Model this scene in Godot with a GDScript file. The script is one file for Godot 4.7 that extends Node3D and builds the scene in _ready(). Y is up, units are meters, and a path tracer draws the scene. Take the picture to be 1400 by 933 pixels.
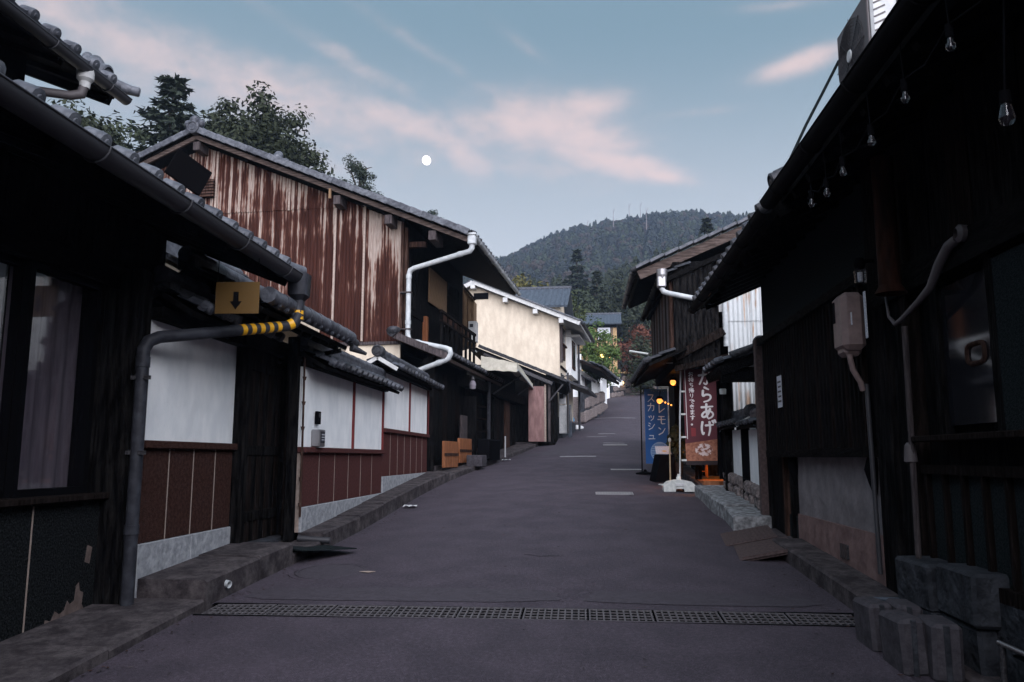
extends Node3D
# A sloping old street at dusk. P(x, y, d): x right, y up, d metres up the street from where the photographer stands.

class MB extends RefCounted:
	var v := PackedVector3Array()
	var n := PackedVector3Array()
	var uv := PackedVector2Array()
	var t := Transform3D()
	func raw(a: Vector3, b: Vector3, c: Vector3, na: Vector3, nb: Vector3, nc: Vector3, ua := Vector2.ZERO, ub := Vector2.ZERO, uc := Vector2.ZERO) -> void:
		v.append(t * a); v.append(t * c); v.append(t * b)
		n.append((t.basis * na).normalized()); n.append((t.basis * nc).normalized()); n.append((t.basis * nb).normalized())
		uv.append(ua); uv.append(uc); uv.append(ub)
	func poly(p: Array, outward := Vector3.ZERO) -> void:
		var q := p.duplicate()
		var nn: Vector3 = (q[1] - q[0]).cross(q[2] - q[0])
		if outward != Vector3.ZERO and nn.dot(outward) < 0.0:
			q.reverse()
			nn = -nn
		if nn.length_squared() < 1e-16:
			return
		nn = nn.normalized()
		for i in range(1, q.size() - 1):
			raw(q[0], q[i], q[i + 1], nn, nn, nn)
	func quv(a: Vector3, b: Vector3, c: Vector3, d: Vector3, u0: Vector2, u1: Vector2) -> void:
		var nn := (b - a).cross(c - a).normalized()
		raw(a, b, c, nn, nn, nn, Vector2(u0.x, u1.y), u1, Vector2(u1.x, u0.y))
		raw(a, c, d, nn, nn, nn, Vector2(u0.x, u1.y), Vector2(u1.x, u0.y), u0)
	func box(c: Vector3, s: Vector3, b := Basis(), bev := 0.0) -> void:
		var h := s * 0.5
		bev = minf(bev, minf(h.x, minf(h.y, h.z)) * 0.6)
		if bev <= 0.0:
			for ax in 3:
				for sg in [-1.0, 1.0]:
					var o := Vector3.ZERO
					o[ax] = sg
					var e1 := Vector3.ZERO
					var e2 := Vector3.ZERO
					e1[(ax + 1) % 3] = h[(ax + 1) % 3]
					e2[(ax + 2) % 3] = h[(ax + 2) % 3]
					var m := o * h
					poly([c + b * (m - e1 - e2), c + b * (m + e1 - e2), c + b * (m + e1 + e2), c + b * (m - e1 + e2)], b * o)
			return
		var k := h - Vector3.ONE * bev
		for ax in 3:
			var a1 := (ax + 1) % 3
			var a2 := (ax + 2) % 3
			for sg in [-1.0, 1.0]:
				var pts := []
				for w in [[-1, -1], [1, -1], [1, 1], [-1, 1]]:
					var q := Vector3.ZERO
					q[ax] = sg * h[ax]; q[a1] = w[0] * k[a1]; q[a2] = w[1] * k[a2]
					pts.append(c + b * q)
				var o := Vector3.ZERO
				o[ax] = sg
				poly(pts, b * o)
				for s2 in [-1.0, 1.0]:
					var e := []
					for w in [[0, -1], [0, 1], [1, 1], [1, -1]]:
						var q := Vector3.ZERO
						q[ax] = sg * (h[ax] if w[0] == 0 else k[ax]); q[a1] = s2 * (k[a1] if w[0] == 0 else h[a1]); q[a2] = w[1] * k[a2]
						e.append(c + b * q)
					var o2 := Vector3.ZERO
					o2[ax] = sg; o2[a1] = s2
					poly(e, b * o2)
		for sx in [-1.0, 1.0]:
			for sy in [-1.0, 1.0]:
				for sz in [-1.0, 1.0]:
					var sgn := Vector3(sx, sy, sz)
					poly([c + b * (sgn * Vector3(h.x, k.y, k.z)), c + b * (sgn * Vector3(k.x, h.y, k.z)), c + b * (sgn * Vector3(k.x, k.y, h.z))], b * sgn)
	func ext(x0: float, x1: float, y0: float, y1: float, d0: float, d1: float, bev := 0.0) -> void:
		box(Vector3((x0 + x1) / 2, (y0 + y1) / 2, -(d0 + d1) / 2), Vector3(absf(x1 - x0), absf(y1 - y0), absf(d1 - d0)), Basis(), bev)
	func bar(a: Vector3, b: Vector3, w: float, hgt: float, up := Vector3.UP, bev := 0.0) -> void:
		var z := (b - a).normalized()
		if absf(z.dot(up)) > 0.98:
			up = Vector3.RIGHT
		var x := up.cross(z).normalized()
		box((a + b) / 2, Vector3(w, hgt, a.distance_to(b)), Basis(x, z.cross(x), z), bev)
	func tube(p: Array, r, seg := 10, cap := true) -> void:
		var rings := []
		var nor := []
		var up := Vector3.UP
		for i in p.size():
			var dir: Vector3
			if i == 0: dir = (p[1] - p[0]).normalized()
			elif i == p.size() - 1: dir = (p[i] - p[i - 1]).normalized()
			else: dir = ((p[i] - p[i - 1]).normalized() + (p[i + 1] - p[i]).normalized()).normalized()
			if absf(dir.dot(up)) > 0.95:
				up = Vector3(0.3, 0.05, 1).normalized()
			var x := up.cross(dir).normalized()
			var y := dir.cross(x)
			up = y
			var mit := 1.0
			if i > 0 and i < p.size() - 1:
				mit = 1.0 / maxf(0.6, dir.dot((p[i] - p[i - 1]).normalized()))
			var rr: float = r[i] if r is Array else r
			var ring := []
			var nn := []
			for k in seg:
				var a := TAU * k / seg
				var o := x * cos(a) + y * sin(a)
				ring.append(p[i] + o * rr * mit); nn.append(o)
			rings.append(ring); nor.append(nn)
		for i in p.size() - 1:
			for k in seg:
				var k2 := (k + 1) % seg
				raw(rings[i][k], rings[i][k2], rings[i + 1][k2], nor[i][k], nor[i][k2], nor[i + 1][k2])
				raw(rings[i][k], rings[i + 1][k2], rings[i + 1][k], nor[i][k], nor[i + 1][k2], nor[i + 1][k])
		if cap:
			poly(rings[0], p[0] - p[1])
			poly(rings[-1], p[-1] - p[-2])
	func lathe(prof: Array, seg: int, x := Transform3D(), squash := 1.0) -> void:
		for i in prof.size() - 1:
			var r0: float = prof[i][0]
			var r1: float = prof[i + 1][0]
			var dn := Vector2(prof[i + 1][1] - prof[i][1], r0 - r1).normalized()
			for k in seg:
				var a := TAU * k / seg
				var b := TAU * (k + 1) / seg
				var ca := Vector3(cos(a), 0, sin(a) * squash)
				var cb := Vector3(cos(b), 0, sin(b) * squash)
				var p0: Vector3 = x * (ca * r0 + Vector3.UP * prof[i][1])
				var p1: Vector3 = x * (cb * r0 + Vector3.UP * prof[i][1])
				var p2: Vector3 = x * (cb * r1 + Vector3.UP * prof[i + 1][1])
				var p3: Vector3 = x * (ca * r1 + Vector3.UP * prof[i + 1][1])
				var na := x.basis * (ca * dn.x + Vector3.UP * dn.y)
				var nb := x.basis * (cb * dn.x + Vector3.UP * dn.y)
				if r0 > 1e-5: raw(p0, p2, p1, na, nb, nb)
				if r1 > 1e-5: raw(p0, p3, p2, na, na, nb)
	func ball(c: Vector3, r: Vector3, seg := 10) -> void:
		var pr := []
		for i in 7:
			var a := -PI / 2 + PI * i / 6
			pr.append([cos(a) if i > 0 and i < 6 else 0.0, sin(a)])
		lathe(pr, seg, Transform3D(Basis.from_scale(r), c))
	func extrude(pl: PackedVector2Array, depth: float, x := Transform3D()) -> void:
		var idx := Geometry2D.triangulate_polygon(pl)
		for k in range(0, idx.size(), 3):
			var a := pl[idx[k]]
			var b := pl[idx[k + 1]]
			var c := pl[idx[k + 2]]
			poly([x * Vector3(a.x, a.y, 0), x * Vector3(b.x, b.y, 0), x * Vector3(c.x, c.y, 0)], x.basis.z)
			poly([x * Vector3(a.x, a.y, -depth), x * Vector3(b.x, b.y, -depth), x * Vector3(c.x, c.y, -depth)], -x.basis.z)
		var ccw := not Geometry2D.is_polygon_clockwise(pl)
		for i in pl.size():
			var a := pl[i]
			var b := pl[(i + 1) % pl.size()]
			var o := Vector2(b.y - a.y, a.x - b.x) * (1.0 if ccw else -1.0)
			poly([x * Vector3(a.x, a.y, 0), x * Vector3(b.x, b.y, 0), x * Vector3(b.x, b.y, -depth), x * Vector3(a.x, a.y, -depth)], x.basis * Vector3(o.x, o.y, 0))
	func grid(pts: Array, uvs = null) -> void:
		var nr := pts.size()
		var nc: int = pts[0].size()
		var nn := []
		for i in nr:
			var row := []
			for j in nc:
				var du: Vector3 = pts[i][mini(j + 1, nc - 1)] - pts[i][maxi(j - 1, 0)]
				var dv: Vector3 = pts[mini(i + 1, nr - 1)][j] - pts[maxi(i - 1, 0)][j]
				row.append(du.cross(dv).normalized())
			nn.append(row)
		for i in nr - 1:
			for j in nc - 1:
				var u = [Vector2.ZERO, Vector2.ZERO, Vector2.ZERO, Vector2.ZERO]
				if uvs != null: u = [uvs[i][j], uvs[i][j + 1], uvs[i + 1][j + 1], uvs[i + 1][j]]
				raw(pts[i][j], pts[i][j + 1], pts[i + 1][j + 1], nn[i][j], nn[i][j + 1], nn[i + 1][j + 1], u[0], u[1], u[2])
				raw(pts[i][j], pts[i + 1][j + 1], pts[i + 1][j], nn[i][j], nn[i + 1][j + 1], nn[i + 1][j], u[0], u[2], u[3])
	func mesh() -> ArrayMesh:
		var a := []
		a.resize(Mesh.ARRAY_MAX)
		a[Mesh.ARRAY_VERTEX] = v; a[Mesh.ARRAY_NORMAL] = n; a[Mesh.ARRAY_TEX_UV] = uv
		var m := ArrayMesh.new()
		m.add_surface_from_arrays(Mesh.PRIMITIVE_TRIANGLES, a)
		return m

var M := {}
var rng := RandomNumberGenerator.new()
var used := {}
const GY := [[-30.0, -2.1], [0.0, 0.0], [14.0, 1.04], [34.0, 2.62], [46.0, 3.95], [65.0, 6.8], [90.0, 10.0], [140.0, 14.0]]
const XL := [[-30.0, -2.92], [8.0, -2.92], [9.0, -2.78], [14.5, -2.78], [17.75, -2.5], [22.0, -1.9], [31.0, -1.0], [38.0, -0.2], [46.0, 0.4], [55.0, 1.1], [58.8, 1.5], [61.0, 2.7], [64.0, 4.5], [68.0, 7.5], [76.0, 14.0], [92.0, 28.0]]
const XR := [[-30.0, 2.0], [15.0, 2.0], [25.0, 2.2], [35.0, 2.9], [45.0, 3.6], [52.0, 4.7], [56.0, 6.6], [61.0, 10.0], [66.0, 14.5], [76.0, 24.0], [92.0, 40.0]]

func P(x: float, y: float, d: float) -> Vector3:
	return Vector3(x, y, -d)
func lerp_table(tb: Array, d: float) -> float:
	for i in tb.size() - 1:
		if d <= tb[i + 1][0]:
			return lerpf(tb[i][1], tb[i + 1][1], (d - tb[i][0]) / (tb[i + 1][0] - tb[i][0]))
	return tb[-1][1]
func soft(tb: Array, d: float) -> float:
	return (lerp_table(tb, d - 1.5) + lerp_table(tb, d - 0.5) + lerp_table(tb, d + 0.5) + lerp_table(tb, d + 1.5)) / 4.0
func gy(d: float) -> float:
	return soft(GY, d)
func road_y(x: float, d: float) -> float:
	var l := soft(XL, d)
	var r := soft(XR, d)
	var k := clampf((x - (l + r) / 2) / ((r - l) / 2), -1.3, 1.3)
	return gy(d) - 0.07 * k * k * smoothstep(5.0, 10.0, d) + 0.004
func put(m: MB, called: String, mt: Material, parent: Node = self) -> MeshInstance3D:
	var o := MeshInstance3D.new()
	o.name = called
	o.mesh = m.mesh()
	o.material_override = mt
	o.cast_shadow = GeometryInstance3D.SHADOW_CASTING_SETTING_ON
	parent.add_child(o, true)
	return o
func inst(mesh: Mesh, xf: Transform3D, called: String, mt: Material, parent: Node) -> MeshInstance3D:
	var o := MeshInstance3D.new()
	o.name = called
	o.mesh = mesh
	o.material_override = mt
	o.transform = xf
	parent.add_child(o, true)
	return o
func numbered(called: String) -> String:
	var k: int = used.get(called, 0)
	used[called] = k + 1
	return called if k == 0 else "%s_%03d" % [called, k]
func thing(called: String, label: String, category: String, at := Vector3.ZERO, turn := 0.0, group := "") -> Node3D:
	var o := Node3D.new()
	o.name = numbered(called)
	add_child(o)
	o.position = at
	o.rotation.y = turn
	return tag(o, label, category, group)
func tag(o: Node, label: String, category: String, group := "") -> Node:
	o.set_meta("label", label)
	o.set_meta("category", category)
	if group: o.set_meta("group", group)
	return o
func solo(m: MB, called: String, mt: Material, label: String, category: String, group := "") -> MeshInstance3D:
	var o := put(m, numbered(called), mt)
	tag(o, label, category, group)
	return o
func struct(o: Node) -> Node:
	o.set_meta("kind", "structure")
	return o
func bx(parent: Node, called: String, mt: Material, x0: float, x1: float, y0: float, y1: float, d0: float, d1: float, bev := 0.0) -> MeshInstance3D:
	var m := MB.new()
	m.ext(x0, x1, y0, y1, d0, d1, bev)
	return put(m, called, mt, parent)
func pipe(parent: Node, called: String, mt: Material, p: Array, r, seg := 10) -> MeshInstance3D:
	var m := MB.new()
	m.tube(p, r, seg)
	return put(m, called, mt, parent)
func rod(parent: Node, called: String, mt: Material, a: Vector3, b: Vector3, w: float, h: float, bev := 0.0) -> MeshInstance3D:
	var m := MB.new()
	m.bar(a, b, w, h, Vector3.UP, bev)
	return put(m, called, mt, parent)

# ---- materials: colours are linear base colours
func L(r: float, g: float, b: float) -> Color:
	return Color(r, g, b).linear_to_srgb()
func noise_tex(sd: int, freq: float, ramp: Array, size := 256, oct := 5, kind := FastNoiseLite.TYPE_SIMPLEX_SMOOTH, normal := 0.0) -> NoiseTexture2D:
	var f := FastNoiseLite.new()
	f.seed = sd
	f.noise_type = kind
	f.frequency = freq
	f.fractal_type = FastNoiseLite.FRACTAL_FBM
	f.fractal_octaves = oct
	f.fractal_gain = 0.6
	var tx := NoiseTexture2D.new()
	tx.width = size
	tx.height = size
	tx.seamless = true
	tx.noise = f
	if normal > 0.0:
		tx.as_normal_map = true
		tx.bump_strength = normal
	else:
		var g := Gradient.new()
		var off := PackedFloat32Array()
		var cols := PackedColorArray()
		for e in ramp:
			off.append(e[0]); cols.append(e[1])
		g.offsets = off
		g.colors = cols
		tx.color_ramp = g
	return tx
func plain(c: Color, rough := 0.7, metal := 0.0) -> StandardMaterial3D:
	var m := StandardMaterial3D.new()
	m.albedo_color = c
	m.roughness = rough
	m.metallic = metal
	return m
func tex(c0: Color, c1: Color, meters: float, rough := 0.8, freq := 0.02, stretch := Vector3.ONE, nrm = null, nstr := 0.5, size := 256, world := true, c2 = null) -> StandardMaterial3D:
	var m := StandardMaterial3D.new()
	var ramp := [[0.25, c0], [0.75, c1]]
	if c2 != null: ramp = [[0.22, c0], [0.55, c1], [0.78, c2]]
	m.albedo_texture = noise_tex(M.size() * 7 + 3, freq, ramp, size)
	m.uv1_triplanar = true
	m.uv1_world_triplanar = world
	m.uv1_triplanar_sharpness = 4.0
	m.uv1_scale = stretch / meters
	m.roughness = rough
	m.metallic_specular = 0.3
	if nrm != null:
		m.normal_enabled = true
		m.normal_texture = nrm
		m.normal_scale = nstr
	return m
func glow(c: Color, e: float) -> StandardMaterial3D:
	var m := plain(c, 0.4)
	m.emission_enabled = true
	m.emission = c
	m.emission_energy_multiplier = e
	return m
func lamp(at: Vector3, c: Color, e: float, size := 0.04) -> void:
	var l := OmniLight3D.new()
	l.name = numbered("bulb_light")
	l.position = at
	l.light_color = c
	l.light_energy = e
	l.light_size = size
	l.omni_range = 30.0
	l.omni_attenuation = 2.0
	l.shadow_enabled = true
	add_child(l)

func make_materials() -> void:
	var bump := noise_tex(11, 0.03, [], 256, 6, FastNoiseLite.TYPE_SIMPLEX_SMOOTH, 6.0)
	var grit := noise_tex(12, 0.12, [], 256, 4, FastNoiseLite.TYPE_SIMPLEX_SMOOTH, 9.0)
	var fine := noise_tex(14, 0.3, [], 1024, 3, FastNoiseLite.TYPE_SIMPLEX_SMOOTH, 5.0)
	var grain := noise_tex(13, 0.06, [], 256, 5, FastNoiseLite.TYPE_SIMPLEX_SMOOTH, 7.0)
	M.asphalt = tex(L(.033, .024, .034), L(.058, .044, .06), 4.3, 0.78, 0.09, Vector3.ONE, fine, 0.8, 1024, true, L(.105, .085, .112))
	M.patch = tex(L(.034, .027, .036), L(.06, .05, .064), 2.3, 0.8, 0.04, Vector3.ONE, fine, 0.6, 512)
	M.ground = tex(L(.05, .045, .04), L(.1, .09, .075), 3.0, 0.95, 0.02)
	M.kerb = tex(L(.03, .025, .028), L(.075, .064, .067), 2.3, 0.9, 0.012, Vector3.ONE, fine, 0.5, 512, true, L(.115, .1, .102))
	M.concrete = tex(L(.24, .25, .27), L(.36, .37, .39), 1.1, 0.85, 0.02, Vector3.ONE, bump, 0.35, 512)
	M.block = tex(L(.042, .039, .046), L(.08, .073, .083), 1.3, 0.92, 0.02, Vector3.ONE, fine, 0.5, 512)
	M.darkstone = tex(L(.018, .02, .025), L(.042, .045, .053), 1.1, 0.8, 0.02, Vector3.ONE, bump, 0.7)
	M.paving = tex(L(.12, .12, .125), L(.33, .34, .35), 1.3, 0.8, 0.02, Vector3(1, 1, 1), bump, 0.3, 512)
	M.rubble = tex(L(.08, .065, .065), L(.26, .22, .21), 0.35, 0.9, 0.02, Vector3.ONE, bump, 1.0)
	M.white = tex(L(.74, .76, .77), L(.84, .85, .85), 1.6, 0.88, 0.008, Vector3(1, .5, 1), bump, 0.12, 512)
	M.cream = tex(L(.54, .46, .365), L(.64, .555, .445), 2.2, 0.9, 0.01, Vector3(1, .4, 1), bump, 0.12, 512)
	M.greywall = tex(L(.16, .143, .148), L(.23, .205, .212), 1.9, 0.9, 0.012, Vector3.ONE, bump, 0.25, 512)
	M.pinkwall = tex(L(.15, .095, .09), L(.23, .148, .138), 1.7, 0.9, 0.012, Vector3.ONE, bump, 0.3, 512)
	M.peel = tex(L(.1, .075, .068), L(.16, .122, .11), 0.5, 0.9)
	M.redpanel = tex(L(.065, .027, .026), L(.1, .042, .039), 0.45, 0.8, 0.05, Vector3.ONE, grit, 0.4)
	M.brownpanel = tex(L(.035, .018, .015), L(.06, .031, .026), 0.5, 0.8, 0.04, Vector3.ONE, grit, 0.4)
	M.granite = tex(L(.005, .006, .0065), L(.026, .028, .03), 0.6, 0.65, 0.11, Vector3.ONE, grit, 0.5)
	M.joint = tex(L(.27, .21, .18), L(.36, .29, .25), 0.4, 0.9)
	M.blackwood = tex(L(.003, .003, .0035), L(.014, .013, .013), 0.5, 0.7, 0.03, Vector3(1, .12, 1), grain, 0.4)
	M.blackbeam = tex(L(.003, .003, .0035), L(.009, .0085, .0085), 0.5, 0.7, 0.03, Vector3(1, 1, .12), grain, 0.4)
	M.darkwood = tex(L(.007, .0055, .005), L(.02, .015, .014), 0.4, 0.75, 0.03, Vector3(1, .1, 1), grain, 0.5)
	M.wood = tex(L(.03, .017, .014), L(.08, .048, .038), 0.4, 0.8, 0.03, Vector3(1, .1, 1), grain, 0.5)
	M.woodbeam = tex(L(.045, .032, .028), L(.12, .09, .08), 0.4, 0.8, 0.03, Vector3(.12, 1, 1), grain, 0.5)
	M.greywood = tex(L(.04, .033, .035), L(.09, .074, .075), 0.35, 0.85, 0.03, Vector3(1, .08, 1), grain, 0.6)
	M.redwood = tex(L(.13, .022, .022), L(.19, .035, .033), 0.4, 0.7, 0.03, Vector3(1, .1, 1), grain, 0.4)
	M.orangewood = tex(L(.19, .07, .03), L(.3, .12, .055), 0.6, 0.7, 0.02, Vector3(1, .15, 1), grain, 0.3)
	M.tile = tex(L(.04, .043, .053), L(.085, .09, .106), 0.7, 0.42, 0.02, Vector3.ONE, bump, 0.25)
	M.tile2 = tex(L(.065, .07, .083), L(.125, .132, .152), 0.7, 0.4, 0.02, Vector3.ONE, bump, 0.25)
	M.tile3 = tex(L(.02, .021, .025), L(.055, .056, .064), 0.5, 0.5, 0.02, Vector3.ONE, bump, 0.4)
	M.bluetile = tex(L(.04, .052, .07), L(.078, .094, .118), 1.2, 0.45, 0.02, Vector3.ONE, bump, 0.2)
	M.gutter = plain(L(.034, .034, .04), 0.5)
	M.darkgutter = plain(L(.01, .01, .011), 0.6)
	M.greypipe = tex(L(.022, .023, .029), L(.042, .044, .054), 0.7, 0.5, 0.02)
	M.pvc = tex(L(.36, .385, .4), L(.48, .5, .51), 0.9, 0.45, 0.02)
	M.tape = plain(L(.75, .38, .012), 0.45)
	M.yellow = plain(L(.1, .05, .005), 0.7)
	M.black = plain(L(.004, .004, .005), 0.75)
	M.iron = tex(L(.035, .035, .04), L(.11, .105, .11), 0.25, 0.5, 0.03, Vector3.ONE, bump, 0.4)
	M.iron.metallic = 0.5
	M.grate = tex(L(.07, .065, .07), L(.15, .14, .15), 0.4, 0.6, 0.05, Vector3.ONE, bump, 0.3)
	M.steel = plain(L(.35, .34, .35), 0.35, 0.85)
	M.platered = tex(L(.055, .038, .037), L(.1, .07, .068), 0.4, 0.65, 0.03, Vector3.ONE, bump, 0.4)
	M.mat = tex(L(.011, .015, .017), L(.028, .034, .036), 0.3, 0.9, 0.05, Vector3.ONE, grit, 0.8)
	M.aluminium = plain(L(.5, .51, .53), 0.4, 0.6)
	M.acwhite = tex(L(.5, .51, .52), L(.62, .62, .62), 0.8, 0.5, 0.015)
	M.acgrey = plain(L(.09, .078, .082), 0.6)
	M.meter = tex(L(.19, .14, .135), L(.25, .185, .175), 0.6, 0.5)
	M.trim = tex(L(.42, .42, .42), L(.54, .54, .53), 0.8, 0.7, 0.02)
	M.netcurtain = tex(L(.11, .09, .112), L(.16, .135, .162), 0.5, 0.9, 0.03, Vector3(1, .1, 1))
	M.copper = tex(L(.016, .008, .006), L(.04, .017, .012), 0.4, 0.4, 0.02, Vector3(1, .2, 1))
	M.awning = tex(L(.5, .47, .39), L(.62, .59, .5), 0.9, 0.8, 0.02)
	M.paint = tex(L(.12, .115, .125), L(.42, .41, .42), 0.3, 0.8, 0.05, Vector3.ONE, grit, 0.4)
	M.plastic = tex(L(.48, .5, .48), L(.62, .63, .6), 0.5, 0.5, 0.02)
	M.bag = tex(L(.55, .56, .57), L(.75, .76, .77), 0.3, 0.5)
	M.bluebag = plain(L(.03, .27, .5), 0.55)
	M.shutterpink = tex(L(.2, .115, .11), L(.29, .175, .165), 0.9, 0.7, 0.02, Vector3(1, .3, 1))
	M.ochre = tex(L(.3, .2, .1), L(.42, .29, .16), 1.5, 0.85)
	M.curtain = tex(L(.2, .18, .21), L(.27, .245, .28), 0.5, 0.9, 0.03, Vector3(1, .1, 1))
	M.bamboo = tex(L(.16, .1, .06), L(.26, .17, .1), 0.3, 0.8, 0.05, Vector3(1, .1, 1))
	M.paper = tex(L(.42, .44, .5), L(.72, .72, .76), 0.18, 0.8, 0.04)
	M.shopwall = tex(L(.42, .32, .2), L(.55, .43, .28), 0.8, 0.85)
	M.bark = tex(L(.03, .024, .02), L(.075, .06, .05), 0.4, 0.95, 0.03, Vector3(1, .2, 1))
	M.glass = plain(Color(.12, .12, .15, 0.12), 0.03)
	M.glass.transparency = BaseMaterial3D.TRANSPARENCY_ALPHA
	M.bulbglass = plain(Color(.3, .28, .32, 0.1), 0.02)
	M.bulbglass.transparency = BaseMaterial3D.TRANSPARENCY_ALPHA
	for k in ["kerb", "block"]:
		M[k].albedo_texture.noise.fractal_octaves = 9
		M[k].albedo_texture.noise.fractal_gain = 0.82
	for k in ["asphalt", "patch"]:
		M[k].albedo_texture.noise.fractal_octaves = 7
		M[k].albedo_texture.noise.fractal_gain = 0.95
		M[k].metallic_specular = 0.5
	var wear := noise_tex(91, 0.02, [[.3, Color(.87, .87, .88)], [.5, Color(.94, .94, .94)], [.72, Color(1, 1, 1)]], 512, 7)
	for k in ["asphalt", "kerb"]:
		M[k].detail_enabled = true
		M[k].detail_blend_mode = BaseMaterial3D.BLEND_MODE_MUL
		M[k].detail_albedo = wear
		M[k].detail_uv_layer = BaseMaterial3D.DETAIL_UV_2
		M[k].uv2_triplanar = true
		M[k].uv2_world_triplanar = true
		M[k].uv2_triplanar_sharpness = 4.0
		M[k].uv2_scale = Vector3(.14, .3, .14) if k in ["asphalt", "kerb"] else Vector3(.9, .22, .9)
	for k in ["blackwood", "blackbeam", "darkwood", "mat", "granite", "black", "darkgutter", "brownpanel", "redpanel", "wood", "copper"]:
		M[k].metallic_specular = 0.08
	M.darkglass = plain(L(.012, .012, .015), 0.06)
	for f in [["leaf_dark", .026, .032, .017], ["leaf_green", .044, .056, .02], ["leaf_yellow", .11, .1, .03], ["leaf_red", .11, .042, .028], ["leaf_pine", .028, .037, .025], ["leaf_mid", .034, .044, .024], ["leaf_hill", .019, .024, .021], ["leaf_hill2", .038, .028, .021], ["leaf_bush", .075, .12, .035]]:
		var c := L(f[1], f[2], f[3])
		var m := tex(L(f[1] * .55, f[2] * .6, f[3] * .6), L(f[1] * 1.35, f[2] * 1.3, f[3] * 1.3), 1.3, 0.75, 0.06)
		m.backlight_enabled = true
		m.backlight = c
		M[f[0]] = m

# ---- shared shapes
var tile_mesh: ArrayMesh
var cap_mesh: ArrayMesh
var verge_mesh: ArrayMesh
func make_tile(w: float, l: float, cap: bool) -> ArrayMesh:
	var m := MB.new()
	var top := []
	var low := []
	for i in 10:
		var f := i / 9.0
		var y := -0.012 * sin(PI * f / 0.6) if f < 0.6 else 0.05 * sin(PI * (f - 0.6) / 0.4)
		top.append(Vector3(f * w, y, -0.03))
		low.append(Vector3(f * w, y + 0.028, l))
	m.grid([top, low])
	for i in 9:
		m.poly([low[i], low[i + 1], low[i + 1] - Vector3(0, .03, 0), low[i] - Vector3(0, .03, 0)], Vector3.BACK)
	if cap:
		m.lathe([[0.0, 0.035], [0.03, 0.035], [0.052, 0.03], [0.056, 0.0], [0.056, -0.1]], 10, Transform3D(Basis(Vector3.RIGHT, PI / 2), Vector3(w * 0.8, 0.03, l)))
		m.lathe([[0.0, 0.045], [0.02, 0.042], [0.026, 0.034]], 8, Transform3D(Basis(Vector3.RIGHT, PI / 2), Vector3(w * 0.8, 0.03, l)))
	return m.mesh()
func tiles(parent: Node, e0: Vector3, across: Vector3, up: Vector3, n: int, rows: int, mts: Array, pitch := 0.29, tl := 0.26, caps := true) -> void:
	var ax := across.normalized()
	var dn := -up.normalized()
	var nr := dn.cross(ax).normalized()
	if nr.y < 0.0: nr = -nr
	var s := pitch / 0.29
	for j in rows:
		for i in n:
			var b := Basis(ax * s, nr * s, dn * (tl / 0.26))
			var o := e0 + ax * pitch * i - dn * tl * (j + 1) + nr * rng.randf_range(-.003, .003)
			inst(cap_mesh if caps and j == 0 else tile_mesh, Transform3D(b, o), "eave_tile" if j == 0 else "roof_tile", mts[rng.randi() % mts.size()], parent)
func slab(parent: Node, called: String, mt: Material, e0: Vector3, across: Vector3, up: Vector3, la: float, lu: float, thick: float) -> MeshInstance3D:
	var ax := across.normalized()
	var u := up.normalized()
	var nr := u.cross(ax).normalized()
	if nr.y < 0.0: nr = -nr
	var m := MB.new()
	m.box(e0 + ax * la / 2 + u * lu / 2 - nr * (thick / 2 + .012), Vector3(la, thick, lu), Basis(ax, nr, ax.cross(nr)))
	return put(m, called, mt, parent)
func gutter(parent: Node, mt: Material, a: Vector3, b: Vector3, r: float, joints: int, out: Vector3) -> void:
	var z := (b - a).normalized()
	var side := z.cross(Vector3.UP).normalized()
	if side.dot(out) < 0.0: side = -side
	var m := MB.new()
	var rows := []
	for k in 11:
		var an := PI * k / 10.0
		var o := side * cos(an) * r - Vector3.UP * sin(an) * r
		rows.append([a + o, b + o])
	m.grid(rows)
	var rows2 := []
	for k in 11:
		var an := PI * k / 10.0
		var o := side * cos(an) * (r - .006) - Vector3.UP * sin(an) * (r - .006)
		rows2.append([b + o, a + o])
	m.grid(rows2)
	m.tube([a + side * r, b + side * r], .007, 6)
	put(m, "gutter", mt, parent)
	for k in joints:
		var c := a.lerp(b, (k + 0.6) / joints)
		var q := MB.new()
		var ring := []
		for kk in 9:
			var an := PI * kk / 8.0
			ring.append(c + side * cos(an) * (r + .006) - Vector3.UP * sin(an) * (r + .006))
		q.tube(ring, .008, 5)
		put(q, "gutter_bracket", mt, parent)
func rafters(parent: Node, mt: Material, e0: Vector3, across: Vector3, up: Vector3, la: float, lu: float, n: int) -> void:
	var ax := across.normalized()
	var u := up.normalized()
	for i in n:
		var s := e0 + ax * la * (i + .5) / n - Vector3(0, .13, 0)
		rod(parent, "rafter", mt, s + u * .05, s + u * lu, .06, .09)
func round_end(m: MB, c: Vector3, axis: Vector3, r: float) -> void:
	var q := Quaternion(Vector3.UP, axis.normalized())
	m.lathe([[0.0, .05], [r * .45, .05], [r * .5, .035], [r * .75, .035], [r * .8, .055], [r, .045], [r, -.12], [0.0, -.12]], 16, Transform3D(Basis(q), c))

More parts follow.
